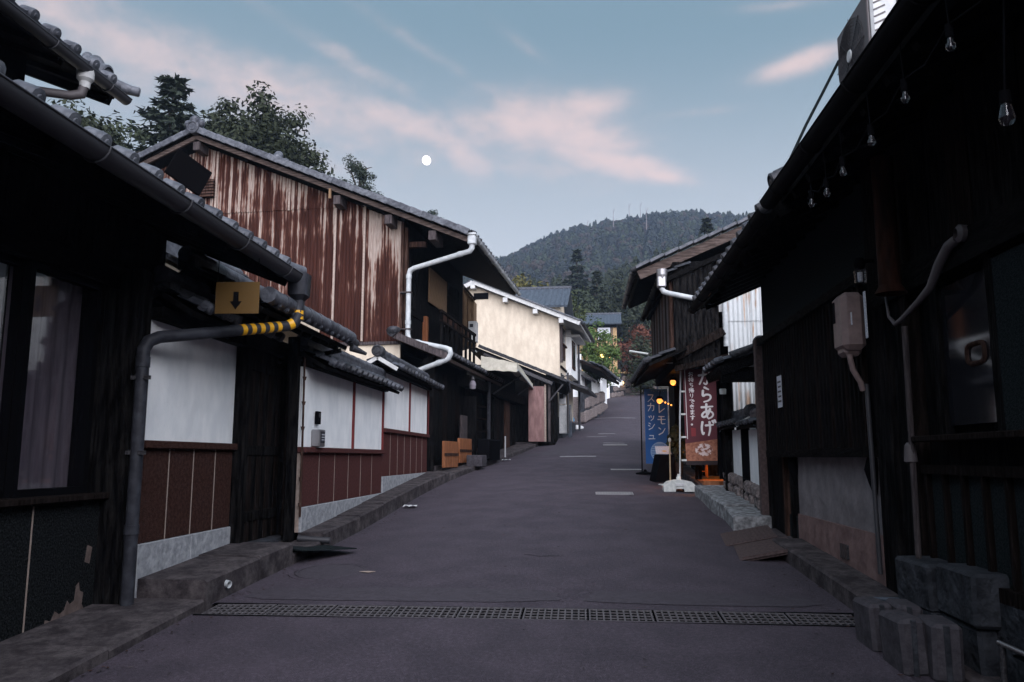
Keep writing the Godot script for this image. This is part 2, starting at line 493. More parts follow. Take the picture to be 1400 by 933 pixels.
# ---- sky
func make_sky() -> ImageTexture:
	var w := 2304
	var h := 1152
	var im := Image.create_empty(w, h, false, Image.FORMAT_RGBF)
	im.fill(Color(.17, .17, .18))
	var f := FastNoiseLite.new()
	f.seed = 5; f.frequency = 0.9; f.fractal_octaves = 5; f.fractal_gain = 0.55
	f.domain_warp_enabled = true; f.domain_warp_amplitude = 0.5; f.domain_warp_frequency = 1.2
	# wisps: azimuth, height, half length, half width (degrees), tilt, strength
	var wisps := [[-12.8, 23.4, 5.4, 1.3, -16.0, .8], [-9.3, 22.2, 3.6, 1.5, -42.0, .75], [-7.5, 23.2, 3.0, 1.6, -20.0, .7], [-3.0, 23.6, 5.2, 2.3, -6.0, 1.0], [0.5, 24.6, 3.4, 1.3, 3.0, .9], [0.0, 22.4, 4.4, 1.6, -10.0, .9], [-5.5, 25.4, 3.0, .8, -20.0, .55], [1.8, 21.0, 6.0, 1.0, -15.0, .95], [6.0, 19.7, 2.6, .55, -13.0, .9], [-26.0, 24.8, 16.0, 2.6, -12.0, .78], [-35.0, 26.4, 9.0, 1.2, -20.0, .7], [15.9, 25.9, 3.0, .75, 9.0, .95], [-22.0, 21.0, 12.0, 3.2, -6.0, .5], [-18.0, 23.5, 18.0, 4.5, -9.0, .4], [-3.0, 22.6, 9.0, 3.6, -10.0, .5], [9.0, 23.7, 3.0, .4, 0.0, .4], [-12.0, 28.4, 6.0, .6, -28.0, .42], [15.0, 29.6, 3.0, .4, -5.0, .5], [-17.0, 27.0, 8.0, .8, -24.0, .5], [-4.0, 28.6, 2.5, .5, -35.0, .4]]
	for y in h:
		var el := 90.0 - 180.0 * (y + 0.5) / h
		if el < -0.5: break
		var e := deg_to_rad(el)
		var hz := clampf(1.0 - (el - 6.0) / 25.0, 0.0, 1.0)
		var base := Vector3(.18, .278, .345).lerp(Vector3(.66, .67, .72), hz * hz * (3 - 2 * hz) * .9)
		for x in w:
			var az := 360.0 * (x + 0.5) / w
			if az > 180.0: az -= 360.0
			var a := deg_to_rad(az)
			var dir := Vector3(cos(e) * sin(a), sin(e), cos(e) * cos(a))
			var m := 0.0
			if el < 36.0 and az > -62.0 and az < 36.0:
				var nz := f.get_noise_3dv(dir * Vector3(7.0, 16.0, 7.0)) * .5 + .5
				var fine := f.get_noise_3dv(dir * Vector3(22.0, 52.0, 22.0) + Vector3(7, 3, 1)) * .5 + .5
				var tex_n := nz * .55 + fine * .45
				var g := 0.0
				for q in wisps:
					var dx: float = (az - q[0]) * cos(e)
					var dy: float = el - q[1]
					if absf(dx) > 24.0 or absf(dy) > 8.0: continue
					var ca := cos(deg_to_rad(q[4]))
					var sa := sin(deg_to_rad(q[4]))
					var u: float = (dx * ca + dy * sa) / q[2]
					var v: float = (-dx * sa + dy * ca) / q[3]
					g = maxf(g, exp(-(u * u + v * v) * .8) * q[5])
				m = smoothstep(.16, .95, g * (.62 + .0) + (tex_n - .5) * 1.25 * sqrt(g) + g * .25)
				m = m * .85 + g * .15
			elif el > 6.0:
				m = smoothstep(.52, .95, f.get_noise_3dv(dir * Vector3(5.0, 14.0, 5.0)) * .5 + .5) * .6
			var c := base.lerp(Vector3(.8, .6, .56), clampf(m, 0, 1) * .74)
			im.set_pixel(x, y, Color(c.x, c.y, c.z))
	return ImageTexture.create_from_image(im)

func _ready() -> void:
	rng.seed = 41
	var cam := Camera3D.new()
	cam.name = "camera"
	cam.fov = 46.34
	cam.near = 0.05
	cam.far = 6000.0
	cam.position = Vector3(0, 1.6, 0)
	cam.basis = Basis(Vector3.UP, deg_to_rad(5.0)) * Basis(Vector3.RIGHT, deg_to_rad(8.3))
	add_child(cam)
	cam.current = true
	var env := Environment.new()
	env.background_mode = Environment.BG_SKY
	env.tonemap_mode = Environment.TONE_MAPPER_LINEAR
	env.tonemap_exposure = 2.6
	var sm := PanoramaSkyMaterial.new()
	sm.panorama = make_sky()
	sm.energy_multiplier = 0.46
	env.sky = Sky.new()
	env.sky.sky_material = sm
	env.sdfgi_enabled = true
	env.ssao_enabled = true
	env.ssil_enabled = true
	env.fog_enabled = true
	env.fog_density = 0.00045
	env.fog_light_color = Color(.62, .7, .82)
	var we := WorldEnvironment.new()
	we.name = "world"
	we.environment = env
	add_child(we)
	var sun := DirectionalLight3D.new()   # the glow of the set sun, low behind the photographer
	sun.name = "sun"
	sun.light_energy = 1.0
	sun.light_color = Color(.965, .96, 1.0)
	sun.light_angular_distance = 85.0
	sun.shadow_enabled = true
	sun.rotation = Vector3(deg_to_rad(-30.0), deg_to_rad(18.0), 0)
	add_child(sun)
	make_materials()
	tile_mesh = make_tile(.29, .26, false)
	cap_mesh = make_tile(.29, .26, true)
	setting()
	hills()
	left_townhouse()
	left_walls()
	rusty_house()
	left_shops()
	beige_house()
	far_street()
	right_houses()
	right_walls()
	right_shop()
	banners()
	trees()
	small_things()

# ---- setting
func strip(called: String, mt: Material, xa: Callable, xb: Callable, d0: float, d1: float, h: float, parent: Node, seg: float, wob := 0.012) -> void:
	var d := d0
	while d < d1 - 0.05:
		var e := minf(d + seg * rng.randf_range(.8, 1.2), d1)
		if d1 - e < .25: e = d1
		var m := MB.new()
		var a0: float = xa.call(d)
		var a1: float = xa.call(e - .008)
		var b0: float = xb.call(d)
		var b1: float = xb.call(e - .008)
		var j := rng.randf_range(-wob, wob)
		var t0 := road_y(a0, d) + h + j
		var t1 := road_y(a1, e) + h + j
		var ky := .018
		var s := signf(b0 - a0)
		var p := [P(a0, t0 - .6, d), P(a1, t1 - .6, e - .008), P(b1, t1 - .6, e - .008), P(b0, t0 - .6, d)]
		var q := [P(a0, t0 - ky, d), P(a1, t1 - ky, e - .008), P(b1, t1, e - .008), P(b0, t0, d)]
		var r := [P(a0 + s * ky, t0, d), P(a1 + s * ky, t1, e - .008)]
		m.poly([r[0], r[1], q[2], q[3]], Vector3.UP)
		m.poly([q[0], q[1], r[1], r[0]], Vector3(-s, 1, 0))
		m.poly([p[0], p[1], q[1], q[0]], Vector3(-s, 0, 0))
		m.poly([p[2], p[3], q[3], q[2]], Vector3(s, 0, 0))
		m.poly([p[0], q[0], r[0], q[3], p[3]], Vector3.BACK)
		m.poly([p[1], q[1], r[1], q[2], p[2]], Vector3.FORWARD)
		put(m, called, mt, parent)
		d = e

func setting() -> void:
	var m := MB.new()
	var rows := []
	for dd in [-160.0, -60.0, -40.0, -20.0, -8.0, 0.0, 8.0, 16.0, 25.0, 34.0, 40.0, 46.0, 55.0, 65.0, 75.0, 90.0, 120.0, 200.0, 400.0, 540.0]:
		var row := []
		for xx in [-420.0, -200.0, -80.0, -30.0, -10.0, -4.0, 0.0, 4.0, 10.0, 30.0, 80.0, 200.0, 420.0]:
			row.append(P(xx, gy(dd) - 0.35, dd))
		rows.append(row)
	m.grid(rows)
	struct(put(m, "ground", M.ground))
	m = MB.new()
	rows = []
	var cuts := []
	var dd0 := -14.0
	while dd0 < 5.7:
		cuts.append(dd0)
		dd0 += .75
	cuts.append(5.95)
	var cuts2 := [6.27]
	dd0 = 6.9
	while dd0 < 92.0:
		cuts2.append(dd0)
		dd0 += .75
	for set_ in [cuts, cuts2]:
		rows = []
		for d in set_:
			var row := []
			for i in 11:
				var x := lerpf(soft(XL, d) - .02, soft(XR, d) + .02, i / 10.0)
				row.append(P(x, road_y(x, d), d))
			rows.append(row)
		m.grid(rows)
	var road := put(m, "road", M.asphalt)
	struct(road)
	# repaired patches of asphalt with ragged outlines
	for q in [[-1.5, 6.62, 1.3, .22, 3], [0.9, 6.62, .9, .2, 4], [-0.6, 24.0, 1.5, 2.2, 9]]:
		rng.seed = q[4]
		m = MB.new()
		var ring := []
		for k in 36:
			var a := TAU * k / 36.0
			var ca := signf(cos(a)) * pow(absf(cos(a)), .45)
			var sa := signf(sin(a)) * pow(absf(sin(a)), .45)
			var rr := rng.randf_range(.93, 1.04)
			var px: float = q[0] + ca * q[2] * rr
			var pd: float = q[1] + sa * q[3] * rr
			ring.append(P(px, road_y(px, pd) + .004, pd))
		var cc := P(q[0], road_y(q[0], q[1]) + .005, q[1])
		for k in 36:
			m.poly([cc, ring[k], ring[(k + 1) % 36]], Vector3.UP)
		put(m, "asphalt_patch", M.patch, road)
	for q in [[[-.6, 8.3], [-.42, 8.22], [-.2, 8.26]], [[-1.9, 9.6], [-1.75, 9.9], [-1.7, 10.2]]]:
		m = MB.new()
		for i in q.size() - 1:
			for k in 5:
				var u0: float = lerpf(q[i][0], q[i + 1][0], k / 5.0)
				var d0: float = lerpf(q[i][1], q[i + 1][1], k / 5.0) + .012 * sin(u0 * 31.0)
				var u1: float = lerpf(q[i][0], q[i + 1][0], (k + 1) / 5.0)
				var d1: float = lerpf(q[i][1], q[i + 1][1], (k + 1) / 5.0) + .012 * sin(u1 * 31.0)
				var wd := .005 + .004 * absf(sin(u0 * 17.0 + k))
				m.poly([P(u0, road_y(u0, d0) + .0045, d0 - wd), P(u1, road_y(u1, d1) + .0045, d1 - wd), P(u1, road_y(u1, d1) + .0045, d1 + wd), P(u0, road_y(u0, d0) + .0045, d0 + wd)], Vector3.UP)
		put(m, "asphalt_crack", M.black, road)
	rng.seed = 78
	var lf := MB.new()
	lf.poly([Vector3(-.5, .1, 0), Vector3(0, 0, .22), Vector3(.5, .12, 0), Vector3(0, .02, -.2)], Vector3.UP)
	for kind in 2:
		var mm := MultiMesh.new()
		mm.transform_format = MultiMesh.TRANSFORM_3D
		mm.mesh = lf.mesh()
		mm.instance_count = 420
		for i in 420:
			var ld := 4.0 + pow(rng.randf(), 1.4) * 26.0
			var right := rng.randf() < .45
			var lx: float = (soft(XR, ld) - absf(rng.randfn()) * .14 - .02) if right else (soft(XL, ld) + absf(rng.randfn()) * .16 + .02)
			if rng.randf() < .12: lx = rng.randf_range(soft(XL, ld) + .1, soft(XR, ld) - .1)
			var sz := rng.randf_range(.012, .045)
			mm.set_instance_transform(i, Transform3D(Basis(Vector3.UP, rng.randf() * TAU).scaled(Vector3.ONE * sz), P(lx, road_y(lx, ld) + .006, ld)))
		var lo := MultiMeshInstance3D.new()
		lo.name = "leaf_litter" if kind == 0 else "grit"
		lo.multimesh = mm
		lo.material_override = M.wood if kind == 0 else M.kerb
		add_child(lo)
		tag(lo, ["small brown dead leaves scattered along the foot of the kerbs", "pale grit and crumbs gathered along the foot of the kerbs"][kind], "litter")
		lo.set_meta("kind", "stuff")
	rng.seed = 77
	var lk := Node3D.new()
	lk.name = "pavement_left"
	add_child(lk)
	struct(lk)
	var xl := func(dd: float) -> float: return soft(XL, dd)
	strip("kerb_slab", M.kerb, xl, func(_d): return -3.75, -8.0, 6.15, .07, lk, 1.5)
	strip("kerb_slab", M.kerb, xl, func(_d): return -3.55, 6.16, 7.9, .21, lk, .9)
	strip("threshold_slab", M.kerb, xl, func(_d): return -3.6, 7.91, 8.74, .1, lk, .9)
	strip("kerb_slab", M.kerb, xl, func(_d): return -3.25, 8.75, 16.0, .19, lk, 1.1)
	strip("kerb_slab", M.kerb, xl, func(dd): return soft(XL, dd) - .75, 16.02, 31.0, .12, lk, 1.3, .025)
	strip("kerb_slab", M.kerb, xl, func(dd): return soft(XL, dd) - .6, 31.0, 52.0, .12, lk, 1.6)
	var rk := Node3D.new()
	rk.name = "pavement_right"
	add_child(rk)
	struct(rk)
	var xr := func(dd: float) -> float: return soft(XR, dd)
	strip("kerb_slab", M.kerb, func(_d): return 2.12, func(_d): return 2.5, -8.0, 5.9, .02, rk, 1.5)
	strip("kerb_slab", M.kerb, xr, func(_d): return 2.42, 5.92, 8.9, .15, rk, 1.0)
	strip("kerb_slab", M.kerb, xr, func(_d): return 2.42, 8.91, 10.2, .05, rk, 1.0)
	strip("ledge_slab", M.paving, func(dd): return 1.86 + .03 * sin(dd * 3.0), func(_d): return 2.6, 10.22, 13.7, .19, rk, .8, .02)
	strip("kerb_slab", M.kerb, func(dd): return soft(XR, dd) + .0, func(dd): return soft(XR, dd) + 1.4, 13.72, 24.0, .14, rk, 1.2)
	strip("kerb_slab", M.kerb, func(dd): return soft(XR, dd) + .0, func(dd): return soft(XR, dd) + 1.0, 24.0, 64.0, .12, rk, 2.0)
	# the drain across the road
	var dr := thing("drain_grate", "long iron drain grating set across the road between the kerbs", "drain")
	var n := 10
	for i in n:
		var x0 := lerpf(-2.86, 1.96, i / float(n))
		var x1 := lerpf(-2.86, 1.96, (i + 1) / float(n)) - .012
		m = MB.new()
		var d0 := 6.0 - .045 * (x0 + .45) * .1
		var yy := road_y((x0 + x1) / 2, 6.1) + .008
		var tilt := rng.randf_range(-.004, .004)
		for s in [5.962, 6.258]:
			m.bar(P(x0, road_y(x0, s) - .004, s), P(x1, road_y(x1, s) - .004 + tilt, s), .012, .01)
		for k in 3:
			var s := 5.962 + .074 * (k + 1)
			m.bar(P(x0, road_y(x0, s) - .005, s), P(x1, road_y(x1, s) - .005 + tilt, s), .009, .008)
		var kx := x0 + .008
		while kx < x1:
			m.bar(P(kx, road_y(kx, 5.96) - .004, 5.96), P(kx, road_y(kx, 6.26) - .004, 6.26), .011, .01)
			kx += .05
		put(m, "grate_panel", M.grate, dr)
	m = MB.new()
	for s in [5.935, 6.285]:
		m.bar(P(-2.9, road_y(-2.9, s) - .07, s), P(2.0, road_y(2.0, s) - .07, s), .03, .15)
	put(m, "drain_frame", M.black, dr)
	m = MB.new()
	m.ext(-2.9, 2.0, .15, .2, 5.93, 6.29)
	put(m, "drain_bottom", M.black, dr)
	# worn paint marks
	for q in [[-.12, 21.3, .95, .12, "long worn white paint dash on the road left of the drain covers"], [1.05, 27.0, .7, .1, "short worn white paint dash near the blue banner"], [1.0, 33.0, .7, .12, "worn white paint dash on the upper road bend"], [1.6, 44.0, 2.6, .13, "thin white paint line across the upper road"], [0.55, 31.0, .75, .09, "faint white paint dash on the road above the banners"]]:
		m = MB.new()
		var a := []
		for k in 9:
			var px: float = q[0] + (k / 8.0 - .5) * q[2]
			a.append([P(px, road_y(px, q[1] - q[3]) + .005, q[1] - q[3] + rng.randf_range(-.02, .02)), P(px, road_y(px, q[1] + q[3]) + .005, q[1] + q[3] + rng.randf_range(-.02, .02))])
		for k in 8:
			m.poly([a[k][0], a[k + 1][0], a[k + 1][1], a[k][1]], Vector3.UP)
		solo(m, "road_marking", M.paint, q[4], "road marking")
	# cast drain covers in the middle of the road, and a round manhole
	for q in [[.52, 13.55, .62, .34, "pale ribbed drain cover in the road beside the red banner"], [.95, 17.8, .7, .26, "low ribbed drain cover in the road beside the blue banner"], [1.05, 26.0, .8, .5, "ribbed drain cover in the road beyond the blue banner"]]:
		var g := thing("drain_cover", q[4], "drain cover", P(q[0], road_y(q[0], q[1]), q[1]), 0.0, "")
		var tl := Basis(Vector3.RIGHT, .076)
		m = MB.new()
		m.box(Vector3(0, .002, 0), Vector3(q[2], .01, q[3]), tl)
		put(m, "cover_plate", M.steel if q[1] < 15 else M.iron, g)
		m = MB.new()
		var ny := int(q[3] / .05)
		for k in ny:
			m.box(tl * Vector3(0, .009, (k + .5) / ny * q[3] - q[3] / 2), Vector3(q[2] - .03, .008, .02), tl)
		put(m, "rib_grid", M.steel, g)
		m = MB.new()
		for k in int(q[2] / .045):
			m.box(tl * Vector3((k + .5) * .045 - q[2] / 2, .0085, 0), Vector3(.012, .006, q[3] - .03), tl)
		put(m, "rib_cross", M.steel, g)
	var mh := thing("manhole_cover", "round iron manhole cover in the road below the dark mat", "manhole", P(-2.35, road_y(-2.35, 7.5), 7.5))
	m = MB.new()
	m.lathe([[.33, .0], [.33, .008], [.3, .01], [.3, .006], [0.0, .006]], 32, Transform3D(Basis(Vector3.RIGHT, .076), Vector3.ZERO))
	put(m, "cover_disc", M.patch, mh)
	m = MB.new()
	m.lathe([[.39, .0], [.385, .007], [.34, .007]], 32, Transform3D(Basis(Vector3.RIGHT, .076), Vector3.ZERO))
	put(m, "rim", M.asphalt, mh)

func ridge_far(x: float) -> float:
	return lerp_table([[-400.0, 30.0], [-200.0, 70.0], [-90.0, 96.0], [-39.0, 101.0], [-5.0, 117.0], [47.0, 126.0], [83.0, 122.0], [150.0, 120.0], [300.0, 110.0], [600.0, 60.0]], x)
func ridge_near(x: float) -> float:
	return lerp_table([[-200.0, 8.0], [-60.0, 17.0], [-14.0, 22.0], [6.0, 25.0], [13.0, 28.0], [22.0, 32.0], [36.0, 37.0], [70.0, 42.0], [150.0, 50.0], [300.0, 30.0]], x)
func hill_h(x: float, d: float) -> float:
	var a := ridge_far(x) * smoothstep(90.0, 470.0, d) * (1.0 - smoothstep(470.0, 900.0, d) * .8)
	var b := ridge_near(x) * smoothstep(75.0, 175.0, d) * (1.0 - smoothstep(185.0, 420.0, d) * .9)
	return 9.0 + maxf(a, b) * .98 + 2.0 * sin(x * .07) * sin(d * .04) * smoothstep(100.0, 200.0, d) - 3.0 * (1.0 - smoothstep(70.0, 95.0, d))
func crown_mesh(sd: int, quads: int, r: float, hgt: float, leaf: float, cone: float) -> ArrayMesh:
	var g := RandomNumberGenerator.new()
	g.seed = sd
	var m := MB.new()
	for i in quads:
		var f := pow(g.randf(), .8)
		var a := g.randf() * TAU
		var rad := r * lerpf(sqrt(maxf(0.0, 1 - pow(f * 2 - 1, 2))), 1.0 - f, cone) * g.randf_range(.65, 1.1)
		var c := Vector3(cos(a) * rad, f * hgt, sin(a) * rad)
		var o := (Vector3(cos(a), (f - .35) * 1.3, sin(a)) + Vector3(g.randf_range(-.7, .7), g.randf_range(-.4, .7), g.randf_range(-.7, .7))).normalized()
		var x := o.cross(Vector3(g.randf() - .5, g.randf() - .5, g.randf() - .5)).normalized()
		var y := o.cross(x)
		var s := leaf * g.randf_range(.6, 1.3)
		for tri in [[x * s, y * s * .7, -x * s * .8], [-x * s * .7, -y * s * .8, x * s * .5]]:
			m.raw(c + tri[0], c + tri[1], c + tri[2], o, o, o)
	return m.mesh()
func hills() -> void:
	var m := MB.new()
	var rows := []
	for dd in [72.0, 82.0, 92.0, 105.0, 120.0, 135.0, 150.0, 163.0, 175.0, 188.0, 205.0, 230.0, 260.0, 290.0, 320.0, 350.0, 380.0, 410.0, 440.0, 470.0, 500.0, 540.0]:
		var row := []
		for i in 61:
			var x := (i - 30) * 14.0
			row.append(P(x, hill_h(x, dd), dd))
		rows.append(row)
	m.grid(rows)
	struct(put(m, "hills", M.leaf_hill))
	rng.seed = 9
	var kinds := [[crown_mesh(1, 170, 2.4, 6.0, .62, .15), M.leaf_hill], [crown_mesh(2, 170, 2.0, 5.5, .5, .3), M.leaf_mid], [crown_mesh(3, 170, 2.3, 5.0, .6, .1), M.leaf_hill2], [crown_mesh(4, 170, 1.7, 7.0, .5, .7), M.leaf_dark]]
	var spots := [[], [], [], []]
	for i in 14000:
		var far := rng.randf() < .62
		var d := rng.randf_range(215.0, 485.0) if far else rng.randf_range(88.0, 215.0)
		if far: d = 485.0 - pow(rng.randf(), 1.3) * 270.0
		var x := d * tan(deg_to_rad(rng.randf_range(-13.0, 22.0)))
		var y := hill_h(x, d)
		var k := rng.randi() % 3
		if rng.randf() < (.12 if far else .35): k = 3
		var s := rng.randf_range(.6, 1.05) * (.9 if far else .95)
		spots[k].append(Transform3D(Basis(Vector3.UP, rng.randf() * TAU).scaled(Vector3(s, s * rng.randf_range(.85, 1.3), s)), P(x, y - .5, d)))
	var root := Node3D.new()
	root.name = "forest"
	add_child(root)
	tag(root, "dense mixed forest covering the mountain behind the street", "forest")
	root.set_meta("kind", "stuff")
	for k in 4:
		var mm := MultiMesh.new()
		mm.transform_format = MultiMesh.TRANSFORM_3D
		mm.mesh = kinds[k][0]
		mm.instance_count = spots[k].size()
		for i in spots[k].size():
			mm.set_instance_transform(i, spots[k][i])
		var o := MultiMeshInstance3D.new()
		o.name = "tree_crowns"
		o.multimesh = mm
		o.material_override = kinds[k][1]
		root.add_child(o, true)
		o.set_meta("kind", "stuff")
	# bleached dead trunks that stick out of the wood
	for q in [[-5, 452, 9], [-22, 430, 8], [8, 455, 11], [20, 440, 9], [31, 400, 13], [24, 380, 12], [15, 350, 12], [28, 330, 13], [40, 445, 10], [-12, 440, 9], [4, 410, 9], [36, 463, 12], [44, 468, 13], [28, 466, 12], [-44, 440, 10]]:
		m = MB.new()
		var b := P(q[0], hill_h(q[0], q[1]) - 1.0, q[1])
		m.tube([b, b + Vector3(.3, q[2] * .6, 0), b + Vector3(.1, q[2] + 1.0, 0)], [.22, .15, .05], 5)
		m.tube([b + Vector3(.2, q[2] * .9, 0), b + Vector3(1.2, q[2] * 1.1, 0)], [.14, .05], 4)
		solo(m, "dead_trunk", M.greywall, "pale bare dead tree trunk standing up out of the mountain forest", "dead tree", "dead trunks on the mountain")

# ---- left side
func sash(parent: Node, x: float, y0: float, y1: float, d0: float, d1: float, fr: Material, gl: Material, bars_v := 0, bars_h := 0, th := .035, fw := .05) -> void:
	var w := Node3D.new()
	w.name = "window"
	parent.add_child(w, true)
	var m := MB.new()
	m.ext(x - th, x + th, y0, y0 + fw, d0, d1); m.ext(x - th, x + th, y1 - fw, y1, d0, d1)
	m.ext(x - th, x + th, y0 + fw, y1 - fw, d0, d0 + fw); m.ext(x - th, x + th, y0 + fw, y1 - fw, d1 - fw, d1)
	for i in bars_v:
		var c := lerpf(d0, d1, (i + 1.0) / (bars_v + 1))
		m.ext(x - th * .7, x + th * .7, y0 + fw, y1 - fw, c - fw * .3, c + fw * .3)
	for i in bars_h:
		var c := lerpf(y0, y1, (i + 1.0) / (bars_h + 1))
		m.ext(x - th * .6, x + th * .6, c - fw * .3, c + fw * .3, d0 + fw, d1 - fw)
	put(m, "frame", fr, w)
	bx(w, "pane", gl, x - .004, x + .004, y0 + fw * .8, y1 - fw * .8, d0 + fw * .8, d1 - fw * .8)

func left_townhouse() -> void:
	var h := thing("dark_townhouse", "dark wooden townhouse with speckled black base panels and a grey pipe gutter", "house")
	bx(h, "wall_backing", M.joint, -3.95, -3.716, -1.2, 1.28, -6.0, 6.08)
	bx(h, "rear_wall", M.blackwood, -3.95, -3.72, -2.0, 3.6, -20.0, -6.0)
	var cuts := [-6.0, -4.4, -3.4, -2.3, -1.3, -.3, .8, 1.9, 3.0, 4.1, 5.19, 6.08]
	for i in cuts.size() - 1:
		if i > 0: bx(h, "joint_strip", M.joint, -3.72, -3.6985, -1.0, 1.27, cuts[i] - .0055, cuts[i] + .0055)
		bx(h, "base_panel", M.granite, -3.74, -3.7, -1.2, 1.28, cuts[i] + .006, cuts[i + 1] - .006, .004)
	# bare render where the facing has flaked off near the foot of the wall
	var m := MB.new()
	m.extrude(PackedVector2Array([Vector2(5.36, .3), Vector2(5.84, .3), Vector2(5.85, .43), Vector2(5.8, .5), Vector2(5.81, .58), Vector2(5.765, .6), Vector2(5.75, .66), Vector2(5.72, .64), Vector2(5.71, .54), Vector2(5.66, .52), Vector2(5.63, .55), Vector2(5.6, .49), Vector2(5.55, .47), Vector2(5.5, .5), Vector2(5.46, .44), Vector2(5.4, .46)]), .004, Transform3D(Basis(Vector3(0, 0, -1), Vector3.UP, Vector3(1, 0, 0)), Vector3(-3.697, .03, 0)))
	m.extrude(PackedVector2Array([Vector2(5.8, .8), Vector2(5.86, .78), Vector2(5.88, .9), Vector2(5.82, .92)]), .004, Transform3D(Basis(Vector3(0, 0, -1), Vector3.UP, Vector3(1, 0, 0)), Vector3(-3.697, .03, 0)))
	put(m, "bare_render", M.peel, h)
	bx(h, "sill", M.darkwood, -3.78, -3.62, 1.285, 1.335, -6.0, 5.95, .008)
	bx(h, "lintel", M.blackbeam, -3.8, -3.66, 2.93, 3.12, -6.0, 6.7)
	bx(h, "upper_wall", M.blackwood, -3.9, -3.72, 3.1, 3.58, -6.0, 6.7)
	bx(h, "corner_post", M.blackwood, -3.86, -3.485, .2, 3.1, 5.94, 6.13, .01)
	bx(h, "window_post", M.blackwood, -3.8, -3.68, 1.33, 2.94, 5.78, 5.93)
	for q in [[4.98, 5.78], [3.9, 5.02], [2.8, 3.92], [1.7, 2.82], [.6, 1.72], [-1.0, .62]]:
		sash(h, -3.745 if q[0] > 4.9 else -3.8, 1.335, 2.93, q[0], q[1], M.black, M.glass)
	bx(h, "room_floor", M.darkwood, -7.0, -3.9, 1.1, 1.2, -6.0, 6.0)
	bx(h, "room_wall", M.greywall, -7.1, -7.0, 0.0, 3.2, -6.0, 6.0)
	bx(h, "ceiling", M.darkwood, -7.0, -3.8, 3.02, 3.08, -6.0, 6.0)
	# curtains hung behind the glass
	for q in [[4.95, 5.76], [3.7, 4.93], [1.0, 3.6]]:
		m = MB.new()
		var rows := [[], []]
		var k := 0
		var dd: float = q[0]
		while dd <= q[1]:
			var xx := -3.845 + .012 * sin(k * 1.3)
			rows[0].append(P(xx, 1.34, dd)); rows[1].append(P(xx, 2.9, dd))
			dd += .03
			k += 1
		m.grid(rows)
		put(m, "curtain", M.netcurtain, h)
	bx(h, "side_wall", M.blackwood, -9.5, -3.86, -.2, 4.2, 5.96, 6.08)
	# lower roof over the street
	var up := Vector3(-.93, .37, 0).normalized()
	var e := P(-2.8, 3.37, -6.0)
	slab(h, "roof_board", M.blackbeam, P(-2.8, 3.37, -20.0), Vector3(0, 0, -1), up, 27.3, 2.7, .05)
	rafters(h, M.blackbeam, e + Vector3(-.02, .04, 0), Vector3(0, 0, -1), up, 13.2, 1.4, 30)
	tiles(h, P(-2.76, 3.385, 1.62), Vector3(0, 0, -1), up, 19, 3, [M.tile2, M.tile2, M.tile])
	rod(h, "verge_board", M.blackbeam, P(-2.8, 3.3, 7.28), P(-4.9, 4.14, 7.28), .04, .16)
	gutter(h, M.gutter, P(-2.72, 3.36, -6.0), P(-2.72, 3.33, 7.32), .082, 14, Vector3.RIGHT)
	m = MB.new()
	round_end(m, P(-2.74, 3.41, 7.42), Vector3(.6, -.1, -1), .055)
	m.tube([P(-2.74, 3.41, 7.4), P(-2.95, 3.47, 7.12)], .05, 10)
	put(m, "corner_tile", M.tile2, h)
	# hopper and its pipe, banded with yellow warning tape
	m = MB.new()
	m.lathe([[.06, -.3], [.062, -.18], [.115, -.13], [.125, .08], [.105, .08], [.1, -.1]], 4, Transform3D(Basis(Vector3.UP, PI / 4), P(-2.7, 3.27, 7.32)))
	put(m, "rain_hopper", M.greypipe, h)
	var pp := [P(-2.7, 3.05, 7.32), P(-2.7, 2.93, 7.31), P(-2.72, 2.87, 7.29), P(-2.78, 2.83, 7.24), P(-3.36, 2.55, 6.03), P(-3.41, 2.51, 5.97), P(-3.43, 2.44, 5.94), P(-3.43, 1.3, 5.94), P(-3.43, .5, 5.94)]
	var dp := pipe(h, "downpipe", M.greypipe, pp, .049, 14)
	pipe(dp, "pipe_collar", M.greypipe, [P(-3.43, 1.02, 5.94), P(-3.43, 1.09, 5.94)], .056, 14)
	for y in [2.2, 1.62]:
		bx(dp, "wall_clip", M.iron, -3.5, -3.34, y, y + .03, 5.9, 5.915)
	pipe(dp, "pipe_collar", M.greypipe, [P(-3.43, 2.3, 5.94), P(-3.43, 2.38, 5.94)], .056, 14)
	for k in 2:
		pipe(dp, "tape_band", M.tape, [P(-2.7, 2.99 - k * .055, 7.315), P(-2.7, 2.955 - k * .05, 7.315)], .0515, 14)
	var a: Vector3 = pp[3]
	var b: Vector3 = pp[4]
	pipe(dp, "tape_band", M.tape, [pp[2].lerp(pp[3], .2), pp[2].lerp(pp[3], .8)], .052, 14)
	for k in 5:
		var f := .07 + .075 * k
		pipe(dp, "tape_band", M.tape, [a.lerp(b, f), a.lerp(b, f + .036)], .0515, 14)
	# upper storey
	bx(h, "upper_storey_wall", M.blackwood, -9.0, -5.35, 3.9, 5.5, -20.0, 6.85)
	var e2 := P(-4.72, 5.3, -6.0)
	slab(h, "upper_roof_board", M.blackbeam, P(-4.72, 5.3, -20.0), Vector3(0, 0, -1), up, 27.35, 4.5, .06)
	rafters(h, M.blackbeam, e2 + Vector3(0, .05, 0), Vector3(0, 0, -1), up, 13.2, .8, 30)
	tiles(h, P(-4.66, 5.325, 4.0), Vector3(0, 0, -1), up, 11, 3, [M.tile2, M.tile])
	gutter(h, M.gutter, P(-4.64, 5.27, -6.0), P(-4.64, 5.25, 7.4), .06, 16, Vector3.RIGHT)
	m = MB.new()
	round_end(m, P(-4.6, 5.37, 7.46), Vector3(1, -.1, -.5), .05)
	m.tube([P(-4.62, 5.37, 7.44), P(-5.0, 5.52, 7.3)], .048, 10)
	put(m, "corner_tile", M.tile2, h)
	m = MB.new()
